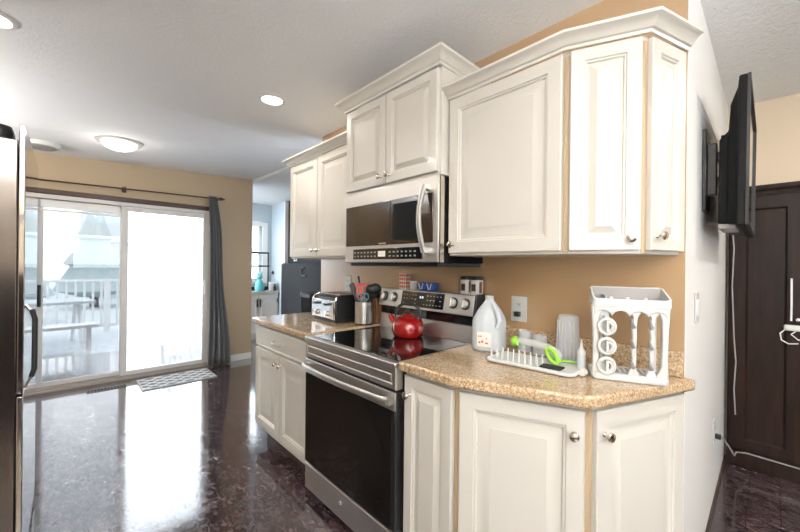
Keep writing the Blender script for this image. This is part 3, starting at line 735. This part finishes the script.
# ------------------------------------------------------------ outlets and switches (y = wall face at 0, facing -y)
def outlet(loc, rz, label, plug=False, h_=.125, w_=.083, cat='socket', name='wall_outlet'):
    t = thing(name, label, cat, loc, rz)
    obj('plate', MB().box(-w_/2, w_/2, -.006, -.0005, -h_/2, h_/2), WPLAST, t, bevel=.002)
    if cat == 'switch':
        obj('rocker', MB().box(-.016, .016, -.010, -.005, -.033, .033), WHITE, t, bevel=.002); return t
    for z in (.022, -.022):
        r_ = obj('receptacle', MB().lathe([(.016, 0), (.016, .002)], 20, Matrix.Translation((0, -.006, z)) @ Matrix.Rotation(R(90), 4, 'X')), WPLAST, t)
        obj('slots', MB().box(-.0075, -.0045, -.0088, -.0078, z-.003, z+.006).box(.0045, .0075, -.0088, -.0078, z-.003, z+.006).box(-.002, .002, -.0088, -.0078, z-.011, z-.007), BLACK, r_)
    if plug: obj('plug', MB().box(-.013, .013, -.034, -.009, -.036, -.012), BLACK, t, bevel=.003)
    return t
outlet((-.860, YW, 1.102), 0, 'white outlet plate on the tan wall above the milk jug', True)
outlet((-2.33, YW, 1.165), 0, 'white outlet plate on the wall behind the toaster')
outlet((-.2105, 1.90, 1.15), R(90), 'white switch plate on the white wall right of the drying rack', cat='switch', name='light_switch')
outlet((-.211, 2.62, .41), R(90), 'low outlet with black plug on the white wall by the armoire', True)

# ------------------------------------------------------------ toaster
t = thing('toaster', 'black and chrome four-slice toaster on the left worktop', 'toaster', (-2.19, 1.335, .9145), R(-3))
TW, TD, TH_ = .34, .27, .188
def tprof(w_, d_, h_, r_=.045):
    return [(0, .012), (0, h_-r_), (r_*.3, h_-r_*.3), (r_, h_), (d_-r_, h_), (d_-r_*.3, h_-r_*.3), (d_, h_-r_), (d_, .012)]
obj('shell', xprism(MB(), tprof(TW, TD, TH_), -TW/2+.01, TW/2), BLACK, t, bevel=.008)
ch = obj('front_panel', MB().box(-TW/2+.012, TW/2-.012, -.010, .0, .022, TH_-.035), CHROME, t, bevel=.006)
obj('rim', MB().tube([(-TW/2+.01, -.006, .02), (-TW/2+.01, -.006, TH_-.045), (-TW/2+.022, .008, TH_-.015), (-TW/2+.03, .04, TH_+.001)], .006, 8).tube([(TW/2-.008, -.006, .02), (TW/2-.008, -.006, TH_-.045), (TW/2-.008, .012, TH_-.012), (TW/2-.008, .045, TH_+.001)], .006, 8), CHROME, t, smooth=True)
obj('top_plate', MB().box(-TW/2+.03, TW/2-.02, .045, TD-.045, TH_-.002, TH_+.003), STEEL, t, bevel=.002)
for k in range(4):
    x = -.108+k*.072; obj('slot', MB().box(x-.012, x+.012, .055, TD-.055, TH_-.001, TH_+.0036), BLACKM, t)
for x in (-.075, .075):
    obj('lever', MB().box(x-.022, x+.022, -.034, -.006, .115, .130), BLACK, ch, bevel=.003)
    M = Matrix.Translation((x, -.010, .058)) @ Matrix.Rotation(R(90), 4, 'X')
    obj('dial', MB().lathe([(.020, -.002), (.018, .014), (.015, .016)], 24, M), CHROME, ch, smooth=True)
obj('base', MB().box(-.15, .155, .01, TD-.01, 0, .014), BLACK, t)

# ------------------------------------------------------------ utensil crock and knife block
t = thing('utensil_crock', 'brushed steel canister on the left worktop beside the stove', 'canister', (-1.888, 1.462, .9145))
obj('canister', MB().lathe([(.058, .004), (.060, .01), (.060, .150), (.057, .152), (.057, .02), (.001, .018)], 36), STEEL, t, smooth=True)
obj('base_ring', MB().lathe([(.061, 0), (.061, .01)], 36), BLACK, t)
CX, CY, CZ = -1.888, 1.462, .935
def utensil(name, label, foot, top, m_, head=None, cat='utensil', r_=.005, group=None):
    a = Vector((CX+foot[0], CY+foot[1], CZ)); b = Vector((CX+top[0], CY+top[1], CZ+top[2])); d = b-a
    t_ = thing(name, label, cat, a, 0, group); zz = d.normalized(); vv = Vector((-.79, .61, 0)); yy = (vv-zz*vv.dot(zz)).normalized(); xx = yy.cross(zz)
    t_.rotation_euler = Matrix((xx, yy, zz)).transposed().to_euler()
    L = d.length; obj('handle', MB().cyl((0, 0, 0), (0, 0, L), r_, n=10), m_, t_, smooth=True)
    if head: head(t_, L)
    return t_
def turner(t_, L):
    m_ = MB()
    m_.prism([(-.022, L-.01), (-.033, L+.06), (-.036, L+.095), (.036, L+.095), (.033, L+.06), (.022, L-.01), (.018, L-.012), (.020, L+.012), (-.020, L+.012), (-.018, L-.012)], -.002, .002, Matrix(((1, 0, 0, 0), (0, 0, 1, 0), (0, 1, 0, 0), (0, 0, 0, 1)))) if False else None
    for x in (-.044, -.0185, .007, .0325): m_.box(x, x+.0135, -.002, .002, L+.005, L+.085)
    m_.box(-.044, .046, -.002, .002, L-.014, L+.006).box(-.044, .046, -.002, .002, L+.083, L+.100)
    obj('blade', m_, REDS, t_, bevel=.002)
def spoonh(sc, m_):
    def f(t_, L): obj('bowl', MB().ball((0, 0, L+.03), .046, sc), m_, t_, smooth=True)
    return f
utensil('slotted_turner', 'red slotted turner standing in the steel canister', (.01, .0), (-.008, .0, .155), REDS, turner, r_=.006)
utensil('spatula', 'black spatula leaning left in the steel canister', (.02, .01), (-.075, -.025, .20), BLACK, lambda t_, L: obj('blade', MB().box(-.018, .018, -.004, .004, L-.02, L+.055), BLACK, t_, bevel=.004), r_=.008)
utensil('spatula', 'black tong-shaped utensil tilted in front of the red turner', (.015, -.02), (-.04, -.035, .16), BLACK, lambda t_, L: obj('blade', MB().box(-.014, .014, -.004, .004, L-.04, L+.03), BLACK, t_, bevel=.004), r_=.009)
utensil('ladle', 'black ladle head at the right of the canister', (-.015, .0), (.055, .015, .185), BLACK, spoonh((1, .6, .8), BLACK), r_=.006)
utensil('serving_spoon', 'black serving spoon leaning furthest right in the canister', (-.01, .02), (.070, .030, .19), BLACK, spoonh((.9, .5, .9), BLACK), r_=.006)
utensil('serving_spoon', 'black spoon with its bowl low behind the red turner', (-.02, -.01), (.03, .02, .155), BLACK, spoonh((.8, .5, .9), BLACK), r_=.006)
utensil('whisk', 'chrome handled utensil rising highest in the canister', (.0, .015), (-.065, .01, .25), CHROME, lambda t_, L: obj('grip', MB().cyl((0, 0, L-.01), (0, 0, L+.05), .005, .008), BLACK, t_), r_=.003)
def scis(t_, L):
    m_ = MB()
    for s in (-1, 1):
        m_.tube([(s*.019+.015*math.cos(2*PI*k/14), 0, L+.02+.022*math.sin(2*PI*k/14)) for k in range(14)], .004, 8, closed=True)
    obj('finger_loops', m_, TEAL, t_, smooth=True)
utensil('scissors', 'teal handled scissors in the canister', (.015, .01), (.030, -.025, .145), TEAL, scis, 'scissors', .005)
t = thing('knife_block', 'brown wooden knife block between the canister and the stove', 'knife block', (-1.862, 1.575, .9145), R(0))
obj('block', MB().prism([(-.03, -.05), (.03, -.05), (.03, .05), (-.03, .05)], 0, .17), BROWN, t, bevel=.004)
for x, y in ((-.018, -.03), (.012, -.03), (-.018, .01), (.012, .015)):
    obj('knife_handle', MB().box(x-.006, x+.006, y-.01, y+.01, .171, .235), BLACK, t, bevel=.003)

# ------------------------------------------------------------ kettle
t = thing('tea_kettle', 'glossy red enamel tea kettle with black arched handle on the stove', 'kettle', (-1.432, 1.43, .9068), R(20))
obj('body', MB().lathe([(.070, 0), (.083, .006), (.092, .03), (.094, .055), (.088, .08), (.072, .100), (.052, .112), (.044, .115)], 40), RED, t, smooth=50)
ld = obj('lid', MB().lathe([(.046, .113), (.044, .119), (.025, .127), (.004, .130)], 32), RED, t, smooth=50)
obj('lid_knob', MB().lathe([(.006, .128), (.006, .136), (.014, .142), (.013, .152), (.003, .156)], 20), BLACK, ld, smooth=True)
obj('rim', MB().lathe([(.047, .110), (.049, .114), (.045, .117)], 32, caps=False), CHROME, t, smooth=True)
obj('spout', MB().tube([(-.075, 0, .065), (-.10, 0, .085), (-.118, 0, .115)], [.022, .016, .013], 16), RED, t, smooth=True)
pts = [(-.078, 0, .10)]+[(-.078*math.cos(PI*k/12), 0, .116+.072*math.sin(PI*k/12)**.8) for k in range(13)]+[(.078, 0, .10)]
obj('handle', MB().tube(pts, .0085, 12), BLACK, t, smooth=True)
obj('handle_bracket', MB().tube([(-.078, 0, .118), (-.062, 0, .098)], .006, 8).tube([(.078, 0, .118), (.062, 0, .098)], .006, 8), CHROME, t, smooth=True)

# ------------------------------------------------------------ things on the stove's back
ZT2 = 1.1605
t = thing('spice_box', 'red and white checked spice box on the back of the stove', 'box', (-1.635, 1.598, ZT2))
obj('carton', MB().box(-.03, .03, -.02, .02, 0, .10), LABELW, t)
mb = MB()
for r_ in range(4):
    for c_ in range(3):
        mb.box(-.027+c_*.019, -.012+c_*.019, -.0212, -.0200, .008+r_*.024, .024+r_*.024)
        if c_ < 2: mb.box(.0300, .0312, -.016+c_*.018, -.003+c_*.018, .008+r_*.024, .024+r_*.024)
obj('printed_squares', mb, ORANGE, t)
t = thing('salt_tub', 'small white tub right of the checked spice box', 'tub', (-1.555, 1.598, ZT2))
obj('tub', MB().lathe([(.022, 0), (.023, .044)], 20), WPLAST, t, smooth=True); obj('lid', MB().lathe([(.0245, .044), (.0245, .055)], 20), LABELW, t, smooth=True)
def blue(x, label):
    t = thing('blue_ramekin', label, 'dish', (x, 1.60, ZT2), 0)
    obj('dish', MB().lathe([(.022, 0), (.030, .012), (.031, .046), (.028, .048), (.026, .01), (.001, .008)], 24, sq=5), BLUE, t, smooth=True)
    obj('stripe', MB().tube([(-.018, -.0315, .045), (-.006, -.030, .010), (.006, -.030, .010), (.018, -.0315, .045)], .003, 6), LABELW, t, smooth=True)
blue(-1.465, 'blue and white dish beside the white tub'); blue(-1.398, 'blue and white dish, the right one of the pair')
def shaker(x, label):
    t = thing('spice_jar', label, 'jar', (x, 1.60, ZT2), 0)
    obj('jar', MB().lathe([(.026, 0), (.028, .004), (.028, .075), (.026, .078)], 28, sq=4), WPLAST, t, smooth=True)
    obj('lid', MB().lathe([(.029, .078), (.029, .092), (.025, .096)], 28, sq=4), BLACK, t, smooth=True)
    obj('picture_label', MB().box(-.015, .012, -.0292, -.0278, .018, .056), DTRIM, t, bevel=.004)
    obj('dark_edge', MB().box(.0278, .0292, -.018, .004, .01, .068), BROWN, t)
shaker(-1.150, 'white spice jar with black lid left of its twin at the stove corner'); shaker(-1.083, 'white spice jar with black lid nearest the milk jug')

# ------------------------------------------------------------ milk jug
t = thing('plastic_jug', 'empty translucent gallon jug with a small label beside the stove', 'jug', (-.925, 1.475, .9145), R(15))
mb = MB().lathe([(.062, 0), (.071, .006), (.073, .02), (.073, .135), (.068, .155), (.050, .19), (.028, .222), (.019, .235), (.018, .252), (.020, .256), (.016, .256), (.015, .235)], 40, sq=3.4)
for v in mb.bm.verts:   # dent where the grip passes
    if .10 < v.co.z < .22 and v.co.x > .01 and v.co.y < -.0: v.co -= Vector((v.co.x, v.co.y, 0))*.14
obj('bottle', mb, MILKY, t, smooth=60)
obj('grip', MB().tube([(.052, -.052, .115), (.066, -.060, .15), (.050, -.046, .19), (.024, -.024, .222)], [.012, .012, .012, .010], 12), MILKY, t, smooth=True)
lb = obj('label_sheet', MB().box(-.035, .032, -.0745, -.0725, .026, .092), LABELW, t)
mb = MB(); random.seed(5)
for x, z, w_, h_ in ((-.030, .068, .006, .008), (-.020, .070, .008, .006), (-.028, .040, .010, .008), (-.014, .044, .010, .010), (.004, .040, .014, .007), (.006, .062, .008, .004)):
    mb.box(x, x+w_, -.0752, -.0743, z, z+h_)
obj('print', mb, ORANGE, lb)

# ------------------------------------------------------------ cups, tall container
def cup(name, loc, r0, r1, h_, label, ribs=0, group=None):
    t = thing(name, label, 'cup', loc, 0, group); pr = [(r0, 0), (r0*1.0, .003), (r1, h_), (r1-.002, h_), (r0-.002, .005), (.001, .005)]
    obj('wall', MB().lathe(pr, 32), CLEAR, t, smooth=True)
    return t
cup('clear_cup', (-.800, 1.585, .9145), .034, .030, .095, 'clear cup behind the drying tray nearest the milk jug')
cup('clear_cup', (-.722, 1.572, .9145), .034, .030, .085, 'clear cup behind the drying tray nearest the tall container')
t = thing('tall_container', 'tall clear ribbed container upside down behind the drying tray', 'container', (-.592, 1.560, .9145))
obj('wall', MB().lathe([(.046, 0), (.041, .180), (.036, .192), (.001, .194)], 30, caps=False), CLEAR, t, smooth=True)
mb = MB()
for k in range(7):
    a = R(200+k*20); mb.cyl((.0465*math.cos(a), .0465*math.sin(a), .004), (.0418*math.cos(a), .0418*math.sin(a), .17), .0022, n=6)
obj('ribs', mb, MILKY, t); obj('foot_rim', MB().lathe([(.048, 0), (.048, .006), (.045, .006), (.045, 0)], 30), MILKY, t, smooth=True)

# ------------------------------------------------------------ drying tray with pegs
t = thing('drying_tray', 'white peg drying tray lying on the stone worktop', 'drying tray', (-.655, 1.375, .9145), R(4))
def rrect(x0, x1, y0, y1, r_, n=6):
    P = []
    for cx, cy, a0 in ((x1-r_, y0+r_, -90), (x1-r_, y1-r_, 0), (x0+r_, y1-r_, 90), (x0+r_, y0+r_, 180)):
        for k in range(n+1): a = R(a0+90*k/n); P.append((cx+r_*math.cos(a), cy+r_*math.sin(a)))
    return P
obj('tray', MB().prism(rrect(-.175, .175, -.085, .085, .03), .002, .016), WPLAST, t, bevel=.005)
for k in range(9):
    for r_ in range(2):
        x = -.155+k*.024; y = -.062+r_*.055
        obj('peg', MB().cyl((x, y, .015), (x-.002, y+.006, .050), .0042, .0025, 8), WPLAST, t, smooth=True)
obj('rest_pad', MB().prism(rrect(.045, .125, -.070, -.010, .01), .0155, .019), DGREY, t, label='dark grey pad')
t = thing('bottle_brush', 'white bottle brush with lime green ends lying across the pegs', 'brush', (-.70, 1.445, .986), R(-8))
obj('handle', MB().tube([(-.06, 0, 0), (.02, .002, .0), (.08, -.002, -.005), (.12, -.012, -.022), (.135, -.018, -.036)], [.014, .015, .016, .021, .015], 12), WPLAST, t, smooth=True)
obj('hang_loop', MB().ball((-.078, -.002, -.006), .025, (1, .8, .9)), GREEN, t, smooth=True, label='lime green knob end')
obj('grip', MB().tube([(.118+.020*math.cos(2*PI*k/16), -.036+.006*math.cos(2*PI*k/16), -.024+.022*math.sin(2*PI*k/16)-.016*math.cos(2*PI*k/16)) for k in range(16)], .0075, 8, closed=True), GREEN, t, smooth=True, label='lime green loop')
tag(obj('nipple_brush', MB().tube([(0, 0, 0), (.035, .01, .002), (.07, .012, .001)], [.006, .005, .003], 8), GREEN, None, (-.575, 1.44, .936), smooth=True), 'lime green stick lying on the tray right of the brush', 'brush')
t = thing('squeeze_bottle', 'small white bottle with pointed nozzle left of the drying rack', 'bottle', (-.488, 1.415, .9145))
obj('bottle', MB().lathe([(.013, 0), (.014, .004), (.014, .062), (.011, .068)], 20), MILKY, t, smooth=True)
obj('nozzle', MB().lathe([(.015, .068), (.015, .08), (.006, .096), (.002, .125)], 20), WPLAST, t, smooth=True)
t = thing('stopper', 'small white round stopper lying at the foot of the squeeze bottle', 'stopper', (-.468, 1.372, .9145))
obj('disc', MB().cyl((0, -.012, .014), (0, .012, .014), .0135), WPLAST, t, bevel=.002); obj('ring', MB().cyl((0, .0122, .014), (0, .016, .014), .010), WPLAST, t)

# ------------------------------------------------------------ drying rack
t = thing('drying_rack', 'upright white bottle drying rack with top shelf standing on the worktop', 'rack', (-.336, 1.425, .9145), R(24))
RW, RH = .224, .305; hw = RW/2
XZ = Matrix(((1, 0, 0, 0), (0, 0, 1, 0), (0, 1, 0, 0), (0, 0, 0, 1)))
obj('base_tray', MB().prism(rrect(-hw-.004, hw+.004, -.014, .115, .02), 0, .024), WPLAST, t, bevel=.006, seg=3)
gp = obj('drain_grille', MB().prism(rrect(-hw+.035, hw-.022, .008, .088, .02), .0235, .0255), GPLAST, t, label='grey drain grille')
for k in range(9): obj('slot', MB().box(-.062+k*.018, -.055+k*.018, .016, .080, .0256, .0285), WPLAST, gp, bevel=.001)
def smooth_poly(pts, n=5):    # Catmull-Rom through a closed loop
    out = []; L = len(pts)
    for i in range(L):
        p0, p1, p2, p3 = [Vector(pts[(i+j-1) % L]) for j in range(4)]
        for k in range(n):
            u = k/n; out.append(tuple(.5*((2*p1)+(p2-p0)*u+(2*p0-5*p1+4*p2-p3)*u*u+(3*p1-p0-3*p2+p3)*u**3)))
    return out
# front plate: one white shell whose four tall windows are cut between flowing posts
posts = []
for sd_ in (-1, 1):
    o_ = hw+.001   # outer edge
    P = [(o_, .020), (o_-.002, .09), (o_-.001, .17), (o_+.004, .268), (o_-.026, .268), (o_-.030, .246), (o_-.020, .222), (o_-.019, .14), (o_-.021, .060), (o_-.034, .032), (o_-.040, .020)]
    if sd_ < 0: P = [(-x_, z_) for x_, z_ in P]
    obj('side_frame', MB().prism(P, -.008, .018, XZ), WPLAST, t, bevel=.004, seg=3)
pts = []
for k in range(41):
    u = k/40; x = -hw+.004+u*(RW-.008); pts.append((x, .226+.020*abs(math.sin(u*PI*4))**.6))
obj('crossbar', MB().prism(pts+[(hw, .272), (-hw, .272)], -.011, .018, XZ), WPLAST, t, bevel=.004, seg=3)
mb = MB(); sh = rrect(-hw-.005, hw+.009, -.016, .105, .016); si = rrect(-hw+.001, hw+.003, -.010, .099, .013)
def topz(y): return .284+.042*max(0, min(1, (y+.016)/.121))**.8
n = len(sh)
a = [mb.bm.verts.new((x*.99, y, .262)) for x, y in sh]; b = [mb.bm.verts.new((x*.98+.002, y, topz(y))) for x, y in sh]
c_ = [mb.bm.verts.new((x*.98+.002, y, topz(y))) for x, y in si]; d_ = [mb.bm.verts.new((x*.99, y, .268)) for x, y in si]
for P, Q in ((a, b), (b, c_), (c_, d_)):
    for i in range(n): mb.bm.faces.new((P[i], P[(i+1) % n], Q[(i+1) % n], Q[i]))
mb.bm.faces.new(a[::-1]); mb.bm.faces.new(d_)
sf = obj('top_shelf', mb, WPLAST, t, smooth=True)
obj('liner', MB().prism(rrect(-hw+.006, hw-.002, -.006, .096, .012), .2685, .272).prism([(-hw+.008, .090), (hw-.004, .090), (hw-.004, .0962), (-hw+.008, .0962)], .272, .322), GPLAST, sf, label='grey liner')
obj('divider', MB().box(-hw+.038, -hw+.042, -.004, .09, .272, .297), WPLAST, sf)
for xx in (-.05, .0, .055): obj('peg', MB().cyl((xx, .03, .272), (xx, .035, .292), .007, .005, 10), WPLAST, sf, smooth=True)
for xx in (-hw+.01, hw-.028): obj('rear_post', MB().box(xx, xx+.018, .090, .10, .022, .262), WPLAST, t, bevel=.003)
def posts_bar(x, wd):
    P = []
    zs = [.020, .05, .085, .12, .155, .19, .225, .245]
    off = [0, -.001, .002, 0, .003, .001, .005, .003]; hwid = [2.0, 1.0, .8, .95, .8, .95, .85, 2.2]
    L = [(x+o-wd*h, z) for o, h, z in zip(off, hwid, zs)]; Rr = [(x+o+wd*h*.9, z) for o, h, z in zip(off, hwid, zs)][::-1]
    return obj('peg_bar', MB().prism(smooth_poly(L+Rr, 3), -.004, .012, XZ), WPLAST, t, bevel=.003)
for x in (.014, .066):
    bar = posts_bar(x, .0085)
    for z in (.052, .122, .192):
        obj('hook', MB().tube([(x-.001, -.002, z), (x-.007, -.014, z+.008), (x-.012, -.024, z+.028)], [.007, .0065, .003], 10), GPLAST, bar, smooth=True, label='grey tipped hook')
bar = obj('peg_bar', MB().prism(smooth_poly([(-.092, .02), (-.062, .02), (-.070, .09), (-.064, .16), (-.062, .245), (-.092, .245), (-.086, .13)], 4), .0, .012, XZ), WPLAST, t, bevel=.004)
for z, lab in ((.052, 'lowest white ring hung on the left of the drying rack'), (.121, 'middle white ring hung on the left of the drying rack'), (.190, 'top white ring hung on the left of the drying rack')):
    m_ = MB().tube([(-.070+.0245*math.cos(2*PI*k/28), -.016, z+.0265*math.sin(2*PI*k/28)) for k in range(28)], .0062, 10, closed=True, flat=1)
    m_.tube([(-.0665+.013*math.cos(R(-80+k*20)), -.022, z+.015*math.sin(R(-80+k*20))) for k in range(9)], .0045, 8)
    m_.box(-.072, -.064, -.026, -.017, z-.020, z+.020)
    o = tag(obj('pump_ring', m_, WPLAST, None, (-.336, 1.425, .9145), R(24), smooth=True), lab, 'ring', 'white rings on the drying rack')
    obj('hook', MB().cyl((-.076, .0, z+.030), (-.079, -.008, z+.036), .0045), GPLAST, bar)

# ------------------------------------------------------------ television on its bracket
t = thing('television', 'black flat television on a wall bracket, seen nearly edge-on', 'television', (-.070, 2.36, 1.49), R(0))
tilt = Matrix.Rotation(R(.4), 4, 'Y')
sh = Matrix.Translation((0, 0, 0)) @ tilt
mb = MB(); M_ = sh
# chassis profile in x(back negative),z extruded in y with smaller back
L_ = .41
vsf = []
for x, yy, z0, z1 in ((0, L_, 0, .60), (-.024, L_, 0, .60), (-.028, L_-.012, .004, .56), (-.050, L_-.03, .008, .50), (-.055, L_-.05, .010, .40), (-.085, L_-.06, .012, .37)):
    vsf.append([mb.bm.verts.new(M_ @ Vector(q)) for q in ((x, -yy, z0), (x, yy, z0), (x, yy, z1), (x, -yy, z1))])
mb.bm.faces.new(vsf[0]); mb.bm.faces.new(vsf[-1][::-1])
for a, b in zip(vsf, vsf[1:]):
    for i in range(4): mb.bm.faces.new((a[i], a[(i+1) % 4], b[(i+1) % 4], b[i]))
obj('chassis', mb, BLACKM, t, bevel=.004)
obj('screen', MB().box(.0005, .0025, -L_+.018, L_-.018, .02, .582, M_), BLKGLASS, t)
mb = MB().box(0, .010, -L_, L_, 0, .018, M_).box(0, .010, -L_, L_, .582, .60, M_).box(0, .010, -L_, -L_+.016, .018, .582, M_).box(0, .010, L_-.016, L_, .018, .582, M_)
obj('bezel', mb, BLACK, t)
obj('bottom_vent', MB().box(-.082, -.030, -L_+.06, -L_+.30, -.008, .012, M_), GPLAST, t)
t = thing('wall_bracket', 'black articulated bracket fixed to the white wall behind the television', 'bracket', (-.2105, 2.14, 1.74))
obj('wall_plate', MB().box(.0, .014, -.10, .05, -.17, .19), BLACK, t, bevel=.003)
obj('arm', MB().box(.014, .045, -.06, -.02, -.10, .13).box(.045, .085, -.05, .12, -.06, -.02).box(.045, .085, -.05, .12, .05, .09), BLACK, t, bevel=.003)
obj('mount_rail', MB().box(.060, .075, -.09, -.06, -.15, .15), DGREY, t, bevel=.003)

# ------------------------------------------------------------ armoire
AX0, AX1, AYF = -.196, .90, 3.27
t = thing('armoire', 'tall espresso wood armoire with framed doors at the end of the hall', 'armoire', (AX0, AYF, 0))
AWD = AX1-AX0
obj('body', MB().box(0, AWD, 0.022, .12, .10, 1.83), ESPR, t)
obj('cornice', MB().sweep([(0, 0.02), (AWD, 0.02)], [(0, 1.80), (.008, 1.80), (.012, 1.82), (.022, 1.835), (.026, 1.86), (-.06, 1.86), (-.06, 1.80)]), ESPR, t)
obj('plinth', MB().box(-.0, AWD, -.008, .118, 0, .095), ESPR, t, bevel=.003)
EP = [(0, .003), (.003, 0), (.075, 0), (.080, .006), (.086, .010), (.10, .010)]
dw_ = .335
for k in range(3):
    d = obj('door', MB().panel(dw_, 1.68, .02, EP), ESPR, t, (.012+k*(dw_+.014), .022, .105), smooth=25)
    kx = dw_-.03 if k == 0 else .03
    obj('knob', MB().lathe([(.006, 0), (.006, .012), (.013, .018), (.010, .026), (.002, .028)], 16, Matrix.Translation((kx, -.02, .90)) @ Matrix.Rotation(R(90), 4, 'X')), NICKEL, d, smooth=True)
tag(obj('cable', MB().tube([(-.175, 3.225, 1.60), (-.165, 3.222, 1.45), (-.172, 3.22, 1.2), (-.160, 3.22, .85), (-.150, 3.22, .70), (-.158, 3.22, .52), (-.15, 3.22, .35)], .0035, 8), CORDG, None, smooth=True), 'grey cable hanging down the left edge of the armoire', 'cable')
tag(obj('power_cord', MB().tube([(-.172, 2.62, .39), (-.14, 2.70, .30), (-.14, 2.95, .18), (-.14, 3.15, .13), (-.10, 3.235, .11), (.1, 3.240, .105), (.5, 3.24, .10)], .004, 8), CORDG, None, smooth=True), 'grey power cord running along the bottom of the armoire', 'cord')
t = thing('hanging_cord', 'white cord looped through a small white adapter hanging before the armoire', 'cord', (.092, 3.215, .90))
obj('cord', MB().tube([(0, 0, .36), (.001, 0, .2), (0, 0, .10)], .005, 8), CORDW, t, smooth=True)
obj('adapter', MB().box(-.03, .05, -.02, .015, .04, .075), WPLAST, t, bevel=.008)
obj('loop', MB().tube([(-.02, 0, .05), (-.045, -.01, .02), (-.04, -.015, -.02), (-.01, -.01, -.04), (.03, 0, -.035)], .0035, 8).tube([(.03, 0, .05), (.0, -.02, .02), (.03, -.02, -.01), (.06, -.01, .0)], .0035, 8), CORDW, t, smooth=True)
